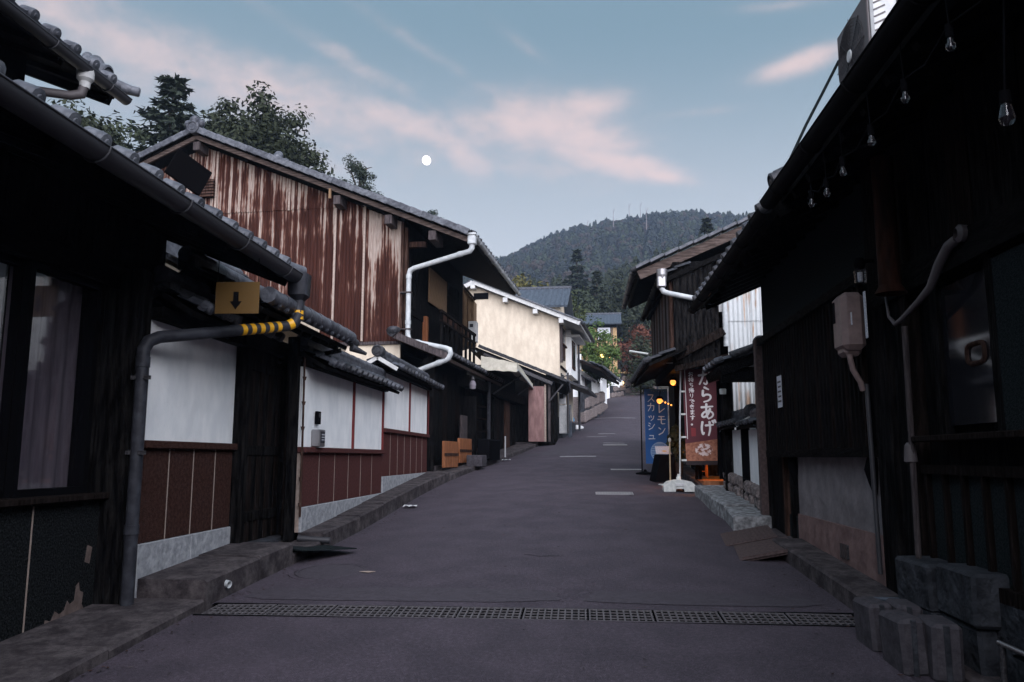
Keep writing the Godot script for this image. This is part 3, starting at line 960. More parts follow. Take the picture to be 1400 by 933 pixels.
	m.tube([P(-4.78, 5.42, 7.18), P(-5.6, 5.75, 7.18), P(-7.0, 6.3, 7.18)], .07, 10)
	round_end(m, P(-4.78, 5.44, 7.2), Vector3(1, -.3, 0), .1)
	m.ball(P(-4.86, 5.52, 7.18), Vector3(.09, .11, .09))
	m.ball(P(-4.96, 5.6, 7.2), Vector3(.06, .08, .07))
	put(m, "ridge_end_tile", M.tile2, h)
	rod(h, "verge_board", M.blackbeam, P(-4.74, 5.24, 7.3), P(-7.0, 6.14, 7.3), .05, .18)
	m = MB.new()
	m.lathe([[.045, -.14], [.05, -.08], [.075, -.05], [.08, .06], [.06, .06]], 12, Transform3D(Basis(), P(-4.66, 5.2, 6.75)))
	put(m, "outlet", M.trim, h)
	pipe(h, "outlet_pipe", M.acgrey, [P(-4.66, 5.1, 6.75), P(-4.68, 5.0, 6.74), P(-4.76, 4.97, 6.7), P(-5.4, 4.9, 6.2)], .042)
	# things on and under the eave
	var s := thing("warning_sign", "small yellow sign with a black downward arrow hung under the eave", "sign", P(-2.86, 2.92, 6.32), .06)
	m = MB.new()
	m.box(Vector3.ZERO, Vector3(.37, .27, .008), Basis(), .002)
	put(m, "board", M.yellow, s)
	m = MB.new()
	m.extrude(PackedVector2Array([Vector2(-.022, .05), Vector2(-.022, -.03), Vector2(-.05, -.03), Vector2(0, -.1), Vector2(.05, -.03), Vector2(.022, -.03), Vector2(.022, .05)]), .003, Transform3D(Basis(), Vector3(-.01, .0, .0075)))
	put(m, "arrow", M.black, s)
	m = MB.new()
	for x in [-.17, .17]:
		m.tube([Vector3(x, .13, 0), Vector3(x, .36, .0)], .004, 5)
	put(m, "hanger", M.black, s)
	var f := thing("floodlight_panel", "black square panel standing tilted on the lower eave tiles", "panel", P(-2.98, 3.76, 5.62), .9)
	m = MB.new()
	m.box(Vector3.ZERO, Vector3(.3, .23, .025), Basis(Vector3.BACK, -.42), .004)
	put(m, "panel_face", M.black, f)
	m = MB.new()
	m.tube([Vector3(0, -.05, -.02), Vector3(-.04, -.28, -.05)], .012, 6)
	put(m, "stalk", M.black, f)
	m = MB.new()
	m.tube([P(-2.8, road_y(-2.92, 6.55) + .1, 6.55), P(-2.99, road_y(-2.92, 6.55) + .11, 6.56)], .03, 10)
	m = MB.new()
	m.lathe([[.022, -.1], [.022, .05], [.03, .055], [.03, -.1]], 12, Transform3D(Basis(Quaternion(Vector3.UP, Vector3(1, -.15, .3).normalized())), P(-2.93, road_y(-2.92, 6.5) + .11, 6.5)))
	solo(m, "drain_spout", M.pvc, "short white drain spout sticking out of the raised kerb", "pipe")

func coping(h: Node, xr: float, xe: float, ry: float, ey: float, d0: float, d1: float, n: int, disc := true) -> void:
	var up := Vector3(xr - xe, ry - ey - .1, 0).normalized()
	var lu := Vector2(xr - xe, ry - ey - .1).length()
	var pitch := (d1 - d0) / n
	slab(h, "coping_board", M.blackbeam, P(xe - .02, ey + .01, d0), Vector3(0, 0, -1), up, d1 - d0, lu, .04)
	tiles(h, P(xe, ey + .03, d0), Vector3(0, 0, -1), up, n, 2, [M.tile3, M.tile, M.tile3], pitch, lu / 2.0)
	var bk := Vector3(-up.x, up.y, 0)
	slab(h, "coping_board", M.blackbeam, P(2 * xr - xe + .02, ey + .01, d0), Vector3(0, 0, -1), bk, d1 - d0, lu, .04)
	tiles(h, P(2 * xr - xe, ey + .03, d1), Vector3(0, 0, 1), bk, n, 2, [M.tile3, M.tile], pitch, lu / 2.0)
	bx(h, "ridge_bed", M.tile3, xr - .08, xr + .08, ry - .1, ry - .045, d0 + .02, d1 - .02)
	bx(h, "ridge_bed", M.tile, xr - .065, xr + .065, ry - .045, ry + .0, d0 + .02, d1 - .02)
	var k := d0
	while k < d1 - .05:
		var e := minf(k + .32, d1)
		var m := MB.new()
		m.tube([P(xr, ry + .03, k), P(xr, ry + .026, e + .02)], [.068, .061], 12)
		put(m, "ridge_tile", [M.tile, M.tile2, M.tile][rng.randi() % 3], h)
		k = e
	if disc:
		var m := MB.new()
		round_end(m, P(xr, ry + .035, d0 - .02), Vector3(0, 0, 1), .095)
		put(m, "ridge_end_tile", M.tile3, h)
		for sx in [-1.0, 1.0]:
			rod(h, "gable_trim", M.trim, P(xr, ry - .07, d0 - .03), P(xr + sx * (xe - xr) * .95, ey - .0, d0 - .03), .03, .06)

func garden_wall(called: String, label: String, x: float, d0: float, d1: float, foot: float, base_top: float, sill: float, top: float, bays: Array, npan: int, pmat: Material, post: Material) -> Node3D:
	var h := thing(called, label, "wall")
	bx(h, "core", M.joint, x - .18, x - .01, foot - .2, sill - .03, d0, d1)
	bx(h, "core", M.white, x - .18, x - .03, sill - .03, top, d0, d1)
	var nb := maxi(2, int((d1 - d0) / 1.1))
	for i in nb:
		bx(h, "base_block", M.concrete, x - .1, x + .02, foot - .25, base_top, lerpf(d0, d1, i / float(nb)) + .002, lerpf(d0, d1, (i + 1.0) / nb) - .003, .006)
	for i in npan:
		bx(h, "facing_panel", pmat, x - .05, x, base_top + .003, sill - .03, lerpf(d0, d1, i / float(npan)) + .007, lerpf(d0, d1, (i + 1.0) / npan) - .007, .003)
	for i in range(1, npan):
		var jd := lerpf(d0, d1, i / float(npan))
		bx(h, "joint_strip", M.joint, x - .02, x + .0015, base_top + .004, sill - .031, jd - .0055, jd + .0055)
	bx(h, "sill_rail", M.brownpanel if pmat == M.brownpanel else pmat, x - .1, x + .05, sill - .03, sill + .035, d0 - .02, d1 + .02, .008)
	for i in bays.size() - 1:
		bx(h, "plaster_panel", M.white, x - .06, x - .008, sill + .035, top, bays[i] + .03, bays[i + 1] - .03)
		bx(h, "post", post, x - .06, x + .016, sill + .035, top, bays[i + 1] - .03, bays[i + 1] + .03, .004)
	return h

func left_walls() -> void:
	var w := garden_wall("garden_wall", "low plaster wall with dark brown panels between grey downpipe and wooden gate", -3.5, 6.14, 7.86, .62, .92, 1.7, 2.72, [6.14, 7.86], 4, M.brownpanel, M.darkwood)
	bx(w, "wall_plate", M.blackbeam, -3.6, -3.4, 2.72, 2.82, 6.14, 7.9)
	coping(w, -3.45, -3.12, 3.08, 2.78, 6.15, 8.0, 7, false)
	# gate
	var g := thing("wooden_gate", "black wooden double gate under its own small tiled roof", "gate")
	for q in [[7.9, 8.38], [8.39, 8.87]]:
		var dr := Node3D.new()
		dr.name = "door_leaf"
		g.add_child(dr, true)
		for k in 4:
			var a := lerpf(q[0], q[1], k / 4.0)
			bx(dr, "plank", M.darkwood if k % 2 else M.blackwood, -3.5 + .004 * (k % 2), -3.44 + .006 * (k % 2), .74, 2.72, a + .003, lerpf(q[0], q[1], (k + 1) / 4.0) - .003, .004)
		for y in [.95, 1.62, 2.5]:
			bx(dr, "ledge", M.blackwood, -3.45, -3.42, y, y + .1, q[0] + .02, q[1] - .02, .004)
	bx(g, "gate_post", M.blackwood, -3.55, -3.36, .6, 2.9, 8.89, 9.02, .01)
	bx(g, "gate_post", M.darkwood, -3.3, -3.18, .75, 2.95, 8.66, 8.74, .008)
	bx(g, "gate_post", M.blackwood, -3.56, -3.38, .6, 2.9, 7.8, 7.9, .008)
	bx(g, "lintel", M.blackbeam, -3.54, -3.36, 2.72, 2.9, 7.7, 9.3, .01)
	bx(g, "threshold", M.darkstone, -3.56, -3.3, .5, .74, 7.88, 8.9, .01)
	bx(g, "side_post", M.blackwood, -3.24, -3.14, .7, 2.72, 8.58, 8.66, .006)
	var up := Vector3(-.9, .45, 0).normalized()
	slab(g, "roof_board", M.blackbeam, P(-2.8, 2.93, 6.75), Vector3(0, 0, -1), up, 2.55, .85, .05)
	rafters(g, M.blackbeam, P(-2.8, 2.98, 6.8), Vector3(0, 0, -1), up, 2.4, .75, 8)
	tiles(g, P(-2.76, 2.95, 6.75), Vector3(0, 0, -1), up, 13, 3, [M.tile3, M.tile], .195, .28)
	var dn := Vector3(.9, .45, 0).normalized()
	slab(g, "roof_board", M.blackbeam, P(-4.3, 2.93, 6.75), Vector3(0, 0, -1), dn, 2.55, .85, .05)
	var k := 6.72
	while k < 9.25:
		var m := MB.new()
		m.tube([P(-2.76, 3.03, k), P(-2.76, 3.025, k + .34)], [.075, .07], 12)
		put(m, "edge_roll_tile", M.tile2 if rng.randf() < .6 else M.tile, g)
		k += .32
	bx(g, "ridge_bed", M.tile3, -3.63, -3.47, 3.28, 3.4, 6.75, 9.3)
	var m := MB.new()
	m.tube([P(-3.55, 3.42, 6.72), P(-3.55, 3.42, 9.34)], .07, 12)
	put(m, "ridge_roll", M.tile, g)
	m = MB.new()
	round_end(m, P(-2.74, 2.97, 9.32), Vector3(.2, -.2, -1), .06)
	m.tube([P(-2.74, 2.9, 9.25), P(-2.6, 2.84, 9.4)], [.05, .02], 6)
	put(m, "corner_tile", M.tile3, g)
	pipe(g, "rain_chain", M.wood, [P(-3.12, 2.72, 8.72), P(-3.11, 1.8, 8.72), P(-3.11, .95, 8.73)], .012, 6)
	for i in 6:
		pipe(g, "chain_cup", M.wood, [P(-3.112, 2.5 - i * .28, 8.72), P(-3.112, 2.46 - i * .28, 8.72)], [.024, .014], 8)
	rod(g, "bracket", M.blackbeam, P(-2.85, 2.86, 9.2), P(-3.36, 2.72, 8.95), .04, .05)
	m = MB.new()
	m.bar(P(-3.0, road_y(-2.9, 8.3) + .12, 8.02), P(-2.62, road_y(-2.6, 8.9) + .03, 8.62), .55, .012)
	solo(m, "rubber_mat", M.mat, "dark rubber mat lying on the kerb step before the wooden gate", "mat")
	pipe(self, numbered("floor_pipe"), M.gutter, [P(-3.1, road_y(-3, 8.7) + .14, 8.66), P(-2.75, road_y(-2.8, 8.8) + .1, 8.7)], .035)
	tag(get_child(-1), "short dark pipe lying across the step at the gate post", "pipe")
	# the two walls up the street
	var w1 := garden_wall("garden_wall", "white plaster wall with red posts and two small boxes beside the gate", -3.12, 8.75, 12.35, .72, 1.05, 1.68, 2.62, [8.75, 10.72, 12.35], 6, M.redpanel, M.redwood)
	coping(w1, -3.16, -2.84, 2.9, 2.62, 8.72, 12.4, 14, false)
	bx(w1, "wall_plate", M.blackbeam, -3.26, -3.04, 2.62, 2.7, 8.75, 12.35)
	var w2 := garden_wall("garden_wall", "higher white plaster wall with red posts and a round end tile", -3.12, 12.36, 16.0, .98, 1.3, 2.02, 2.94, [12.36, 14.3, 16.0], 7, M.redpanel, M.redwood)
	coping(w2, -3.18, -2.84, 3.22, 2.96, 12.2, 16.15, 15, true)
	bx(w2, "wall_plate", M.blackbeam, -3.26, -3.04, 2.94, 3.0, 12.36, 16.0)
	bx(w2, "end_post", M.redwood, -3.17, -3.1, 2.06, 2.94, 15.97, 16.05)
	var ic := thing("intercom", "small black intercom box on the white wall above the mailbox", "intercom", P(-3.12, 2.06, 9.19))
	m = MB.new()
	m.box(Vector3(.02, 0, 0), Vector3(.04, .15, .11), Basis(), .006)
	put(m, "case", M.black, ic)
	m = MB.new()
	m.box(Vector3(.042, .03, 0), Vector3(.004, .05, .06))
	put(m, "speaker_plate", M.iron, ic)
	var mb := thing("mailbox", "grey metal mailbox with a printed face on the white wall", "mailbox", P(-3.12, 1.72, 9.14))
	m = MB.new()
	m.box(Vector3(.05, .1, 0), Vector3(.1, .2, .2), Basis(), .01)
	put(m, "case", M.steel, mb)
	m = MB.new()
	m.box(Vector3(.103, .11, 0), Vector3(.006, .13, .14))
	put(m, "face_plate", M.greypipe, mb)
	m = MB.new()
	for i in 3:
		m.box(Vector3(.108, .14 - i * .03, 0), Vector3(.004, .008, .1))
	put(m, "slot", M.paper, mb)
	# tiled house whose roof shows in the gap behind the gate
	var b := thing("plaster_outbuilding", "cream plaster outbuilding with tiled gable roof seen over the gate", "house")
	bx(b, "wall", M.cream, -8.0, -4.75, .4, 3.9, 8.6, 14.0)
	var u2 := Vector3(-.9, .42, 0).normalized()
	slab(b, "roof_board", M.cream, P(-4.4, 3.66, 7.6), Vector3(0, 0, -1), u2, 7.0, 2.4, .12)
	tiles(b, P(-4.36, 3.7, 7.6), Vector3(0, 0, -1), u2, 10, 3, [M.tile, M.tile2])
	m = MB.new()
	m.tube([P(-4.36, 3.92, 7.5), P(-4.36, 3.9, 9.6)], .085, 12)
	put(m, "roof_roll", M.tile2, b)
	bx(b, "roll_bed", M.tile2, -4.45, -4.3, 3.72, 3.86, 7.5, 9.6)
	m = MB.new()
	round_end(m, P(-4.3, 3.78, 9.6), Vector3(1, 0, .3), .13)
	m.ball(P(-4.4, 3.9, 9.55), Vector3(.08, .08, .12))
	put(m, "ridge_end_tile", M.tile3, b)

func rust_texture() -> ImageTexture:
	var w := 1024
	var hh := 512
	var im := Image.create_empty(w, hh, false, Image.FORMAT_RGB8)
	var f := FastNoiseLite.new()
	f.seed = 21; f.frequency = 1.0; f.fractal_octaves = 4
	var g := RandomNumberGenerator.new()
	g.seed = 4
	var rib := []
	for x in 400: rib.append(g.randf())
	# x runs 9.8 m along the gable, y runs 5.2 m up it
	for y in hh:
		var my := (1.0 - y / float(hh)) * 5.2
		for x in w:
			var mx := x / float(w) * 9.8
			var ri := int(mx / .0765)
			var ph := fmod(mx, .0765) / .0765
			var streak := f.get_noise_2d(mx * 7.0, my * .55) * .5 + .5
			var blot := f.get_noise_2d(mx * .8 + 40.0, my * .9) * .5 + .5
			var fine := f.get_noise_2d(mx * 30.0, my * 3.0 + 9.0) * .5 + .5
			var lower := my < 3.12
			var down: float = clampf((3.12 - my) / 2.6, 0, 1) if lower else clampf((5.2 - my) / 3.2, 0, 1)
			var amount: float = .43 + down * .46 + (streak - .5) * .75 + (blot - .5) * .8 + (rib[ri] - .5) * .62 + (fine - .5) * .4
			if lower: amount += .16
			if mx > 8.95: amount -= .36 * smoothstep(.4, 2.2, my)
			if mx > 4.0 and mx < 8.9 and lower: amount += .16
			amount -= .34 * sin(ph * PI) - .12
			var pale := Vector3(.4, .34, .3).lerp(Vector3(.22, .16, .135), fine)
			var rust := Vector3(.06, .0225, .017).lerp(Vector3(.022, .0095, .008), streak)
			var k := smoothstep(.3, .72, amount)
			var mid := Vector3(.15, .075, .056)
			var c := pale.lerp(mid, clampf(k * 2.0, 0, 1)).lerp(rust, clampf(k * 2.0 - 1.0, 0, 1))
			im.set_pixel(x, y, Color(c.x, c.y, c.z).linear_to_srgb())
	im.generate_mipmaps()
	return ImageTexture.create_from_image(im)

func corrugated(x0: float, x1: float, bottom: Callable, top: Callable, z: float, pitch: float, amp: float, ux: float, uy: float, ow: float, oh: float) -> MB:
	var m := MB.new()
	var rows := [[], []]
	var uvs := [[], []]
	var n := int(round((x1 - x0) / pitch * 6.0))
	for i in n + 1:
		var x := lerpf(x0, x1, i / float(n))
		var zz := z + amp * cos(x / pitch * TAU)
		var yb: float = bottom.call(x)
		var yt: float = maxf(top.call(x), yb + .01)
		rows[0].append(Vector3(x, yb, zz)); rows[1].append(Vector3(x, yt, zz))
		uvs[0].append(Vector2((x - ux) / ow, 1.0 - (yb - uy) / oh)); uvs[1].append(Vector2((x - ux) / ow, 1.0 - (yt - uy) / oh))
	m.grid(rows, uvs)
	return m

func rusty_house() -> void:
	var turn := deg_to_rad(-4.5)
	var h := thing("rusty_house", "two-storey house with a tall gable of rusty corrugated iron sheets", "house", P(-3.9, 0, 16.7), turn)
	M.rust = StandardMaterial3D.new()
	M.rust.albedo_texture = rust_texture()
	M.rust.roughness = 0.8
	M.rust.metallic_specular = 0.15
	M.rust.texture_filter = BaseMaterial3D.TEXTURE_FILTER_LINEAR_WITH_MIPMAPS
	var roofline := func(x: float) -> float: return 8.86 - absf(x + 4.75) * .425 - .12
	# walls behind the sheets
	var m := MB.new()
	m.extrude(PackedVector2Array([Vector2(-9.6, .3), Vector2(.02, .3), Vector2(.02, 6.75), Vector2(-4.75, 8.7), Vector2(-9.6, 6.7)]), .15, Transform3D(Basis(), Vector3(0, 0, -.03)))
	put(m, "gable_wall", M.darkwood, h)
	bx(h, "plaster_band", M.cream, -5.2, .03, 1.0, 4.03, -.02, .03)
	bx(h, "flashing", M.greywood, -5.2, .06, 4.0, 4.07, -.06, .03)
	# sheets: an upper and a lower course
	var edges := [-9.6, -8.85, -8.1, -7.35, -6.6, -5.85, -5.1, -4.4, -3.72, -3.0, -2.25, -1.5, -.82, .03]
	for i in edges.size() - 1:
		var up := corrugated(edges[i] - .02, edges[i + 1], func(_x): return 7.12, roofline, .055 + (.012 if i % 2 else 0.0), .0765, .011, -9.7, 3.95, 9.8, 5.2)
		if maxf(roofline.call(edges[i]), roofline.call(edges[i + 1])) > 7.2: put(up, "upper_sheet", M.rust, h)
		var lo := corrugated(edges[i] - .02, edges[i + 1], func(_x): return 4.06, func(x): return minf(7.17, roofline.call(x)), .035 + (.01 if i % 2 else 0.0), .0765, .011, -9.7, 3.95, 9.8, 5.2)
		put(lo, "lower_sheet", M.rust, h)
	for x in [-1.5, -.82, -2.62, -4.42]:
		bx(h, "cover_strip", M.joint if x > -2 else M.joint, x - .022, x + .022, 4.08 if x > -2 else 7.1, minf(roofline.call(x), 8.6) if x < -2 else 7.1, -.09, -.06)
	bx(h, "corner_strip", M.wood, .02, .075, 4.05, 6.7, -.08, .06)
	# slatted vent box
	var v := Node3D.new()
	v.name = "vent_box"
	h.add_child(v, true)
	bx(v, "backing", M.black, -4.86, -4.46, 7.5, 7.92, -.16, -.07)
	for k in 6:
		bx(v, "slat", M.wood, -4.9, -4.42, 7.5 + k * .07, 7.545 + k * .07, -.2, -.15)
	# roof
	var lean := Vector3(-1, .425, 0).normalized()
	var lean2 := Vector3(1, .425, 0).normalized()
	slab(h, "roof_board", M.blackbeam, P(1.62, 6.27, -.5), Vector3(0, 0, -1), lean, 6.3, 7.0, .08)
	slab(h, "roof_board", M.blackbeam, P(-11.1, 6.27, -.5), Vector3(0, 0, -1), lean2, 6.3, 6.95, .08)
	rod(h, "barge_board", M.woodbeam, P(1.62, 6.17, -.46), P(-4.76, 8.88, -.46), .05, .2)
	rod(h, "barge_board", M.woodbeam, P(-11.0, 6.2, -.46), P(-4.78, 8.86, -.46), .05, .2)
	var nrm := Vector3(.425, 1, 0).normalized()
	for k in 25:
		var a := P(1.66, 6.31, -.53) + lean * (k * .275)
		m = MB.new()
		var bs := Basis(-lean, nrm, Vector3.BACK)
		m.box(a + lean * .14 + nrm * .0, Vector3(.285, .035, .16), bs * Basis(Vector3.BACK, -.05), .006)
		m.box(a + lean * .14 + nrm * -.055 + Vector3(0, 0, .075), Vector3(.285, .13, .025), bs * Basis(Vector3.BACK, -.05), .006)
		put(m, "verge_tile", [M.tile2, M.tile2, M.tile][rng.randi() % 3], h)
	var nrm2 := Vector3(-.425, 1, 0).normalized()
	for k in 25:
		var a := P(-11.1, 6.33, -.53) + lean2 * (k * .275)
		m = MB.new()
		var bs := Basis(lean2, nrm2, Vector3.BACK)
		m.box(a + lean2 * .14, Vector3(.285, .035, .16), bs * Basis(Vector3.BACK, .05), .006)
		m.box(a + lean2 * .14 + nrm2 * -.055 + Vector3(0, 0, .075), Vector3(.285, .13, .025), bs * Basis(Vector3.BACK, .05), .006)
		put(m, "verge_tile", [M.tile2, M.tile][rng.randi() % 2], h)
	tiles(h, P(1.67, 6.3, -.42), Vector3(0, 0, -1), lean, 21, 2, [M.tile, M.tile3])
	m = MB.new()
	m.tube([P(-4.76, 9.06, -.55), P(-4.76, 9.06, 5.8)], .09, 12)
	put(m, "ridge_roll", M.tile2, h)
	m = MB.new()
	round_end(m, P(-4.76, 9.0, -.6), Vector3(0, 0, 1), .15)
	m.ball(P(-4.76, 9.2, -.55), Vector3(.12, .1, .1))
	for s in [-1, 1]:
		m.ball(P(-4.76 + s * .16, 9.1, -.55), Vector3(.09, .1, .08))
	put(m, "ridge_end_tile", M.tile, h)
	# the second ornament stands farther along the roof
	m = MB.new()
	round_end(m, P(-3.3, 8.62, 1.0), Vector3(.9, -.2, .4), .16)
	for s in 5:
		m.ball(P(-3.36 - .12 * s * .3, 8.7 + .1 * sin(s * 1.6), 1.0 + (s - 2) * .13), Vector3(.12, .12, .1))
	m.tube([P(-3.4, 8.6, 1.0), P(-4.7, 9.1, 1.0)], .08, 10)
	put(m, "descending_ridge", M.tile2, h)
	for q in [[-4.75, 8.62], [-1.34, 7.16], [-.16, 6.66], [.82, 6.26]]:
		bx(h, "purlin_end", M.greywood, q[0] - .08, q[0] + .08, q[1] - .1, q[1] + .1, -.46, .2, .006)
	bx(h, "bamboo_tip", M.bamboo, -1.5, -1.45, 7.18, 7.4, -.52, -.48)
	gutter(h, M.pvc, P(1.72, 6.22, -.4), P(1.72, 6.2, 5.7), .055, 7, Vector3.RIGHT)
	# gutter head and pipe
	m = MB.new()
	m.box(P(1.68, 6.12, -.42), Vector3(.17, .2, .17), Basis(), .02)
	m.box(P(1.68, 6.24, -.42), Vector3(.2, .05, .2), Basis(), .01)
	put(m, "gutter_head", M.pvc, h)
	pipe(h, "downpipe", M.pvc, [P(1.68, 6.03, -.42), P(1.68, 5.95, -.42), P(1.63, 5.89, -.4), P(.34, 5.64, -.12), P(.25, 5.6, -.1), P(.22, 5.5, -.1), P(.22, 4.2, -.1), P(.24, 4.1, -.1), P(.3, 4.05, -.1), P(1.1, 3.86, -.3), P(1.2, 3.82, -.32), P(1.22, 3.74, -.32), P(1.18, 3.64, -.32), P(1.1, 3.6, -.3), P(.3, 3.36, -.1), P(.2, 3.34, -.08)], .055, 12)
	for q in [[P(.22, 5.5, -.1), P(.22, 5.42, -.1)], [P(.22, 4.5, -.1), P(.22, 4.42, -.1)], [P(1.45, 5.855, -.36), P(1.37, 5.84, -.343)], [P(.42, 4.02, -.13), P(.5, 4.0, -.15)], [P(1.0, 3.57, -.275), P(.92, 3.545, -.255)]]:
		pipe(h, "pipe_socket", M.pvc, q, .064, 12)
	for y in [5.1, 4.3]:
		bx(h, "pipe_clip", M.greywood, .04, .29, y, y + .025, -.17, -.03)
	# street front, upper floor
	bx(h, "front_wall", M.blackwood, -.1, .02, 3.9, 6.9, .1, 5.9)
	bx(h, "end_wall", M.darkwood, -9.6, .0, .3, 6.8, 5.7, 5.9)
	bx(h, "corner_post", M.wood, .02, .14, 4.1, 6.6, .02, .14)
	bx(h, "bracket", M.wood, .1, .5, 6.2, 6.32, .2, .32)
	var lat := Node3D.new()
	lat.name = "lattice_window"
	h.add_child(lat, true)
	bx(lat, "pane", M.curtain, .02, .03, 4.85, 6.0, .35, 1.5)
	bx(lat, "frame", M.blackwood, .03, .09, 4.75, 4.87, .3, 1.55)
	bx(lat, "frame", M.blackwood, .03, .09, 5.98, 6.1, .3, 1.55)
	for k in 9:
		bx(lat, "bar", M.blackwood, .04, .085, 4.86, 5.99, .34 + k * .14, .39 + k * .14 + (.05 if k > 3 or k < 1 else 0.0))
	for y in [5.2, 5.62]:
		bx(lat, "rail", M.blackwood, .035, .075, y, y + .03, .3, 1.55)
	for k in 10:
		bx(h, "apron_board", M.blackwood, .02, .06, 4.12, 4.74, .3 + k * .13, .405 + k * .13)
	bx(h, "orange_post", M.orangewood, .05, .16, 4.2, 4.9, 1.6, 1.75, .01)
	bx(h, "blind", M.bamboo, .1, .13, 5.3, 6.15, 1.9, 3.6)
	var lat2 := Node3D.new()
	lat2.name = "lattice_window"
	h.add_child(lat2, true)
	bx(lat2, "pane", M.curtain, .02, .03, 5.0, 6.2, 3.8, 5.2)
	for k in 9:
		bx(lat2, "bar", M.blackwood, .04, .085, 4.95, 6.25, 3.78 + k * .17, 3.86 + k * .17)
	for y in [4.95, 5.4, 5.85, 6.2]:
		bx(lat2, "rail", M.blackwood, .035, .075, y, y + .05, 3.75, 5.3)
	var bal := Node3D.new()
	bal.name = "balcony_rail"
	h.add_child(bal, true)
	bx(bal, "top_rail", M.darkwood, .42, .5, 5.0, 5.07, 1.7, 5.6, .006)
	bx(bal, "rail", M.darkwood, .43, .49, 4.78, 4.83, 1.7, 5.6)
	for k in 8:
		bx(bal, "baluster", M.blackwood, .43, .49, 4.2, 5.0, 1.8 + k * .52, 1.86 + k * .52)
	for k in 5:
		bx(bal, "infill_board", M.wood, .44, .47, 4.83, 4.99, 1.95 + k * .62, 2.3 + k * .62)
	bx(bal, "deck", M.blackwood, .0, .52, 4.1, 4.2, 1.6, 5.7)
	# pent roof over the ground floor and the dark shop front below
	var pu := Vector3(-1, .42, 0).normalized()
	slab(h, "pent_board", M.woodbeam, P(1.15, 3.68, -.3), Vector3(0, 0, -1), pu, 6.4, 1.25, .07)
	tiles(h, P(1.2, 3.72, -.32), Vector3(0, 0, -1), pu, 22, 3, [M.tile3, M.tile])
	rod(h, "pent_verge", M.greywood, P(1.2, 3.66, -.33), P(.0, 4.16, -.33), .05, .14)
	m = MB.new()
	round_end(m, P(-.05, 4.22, -.36), Vector3(0, 0, 1), .1)
	m.ball(P(-.02, 4.26, -.36), Vector3(.16, .09, .1))
	put(m, "pent_ridge_tile", M.tile3, h)
	bx(h, "shop_front", M.blackwood, .5, .62, 1.0, 3.7, .1, 5.9)
	for k in 14:
		bx(h, "front_board", M.blackwood if k % 3 else M.darkwood, .62, .65, 1.55, 3.5, .14 + k * .4, .5 + k * .4)
	bx(h, "shop_post", M.blackwood, .62, .78, 1.0, 3.75, .05, .2)
	bx(h, "shop_post", M.blackwood, .62, .78, 1.0, 3.75, 3.0, 3.14)
	bx(h, "foundation", M.kerb, .45, .8, .8, 1.42, .1, 5.9)

func awning_cloth(m: MB, a: Vector3, b: Vector3, c: Vector3, d: Vector3) -> void:
	var rows := []
	for i in 5:
		var r := []
		for j in 9:
			var p: Vector3 = a.lerp(b, i / 4.0).lerp(d.lerp(c, i / 4.0), j / 8.0)
			p.y -= .03 * sin(PI * i / 4.0) + .01 * sin(j * 2.1 + i)
			r.append(p)
		rows.append(r)
	m.grid(rows)

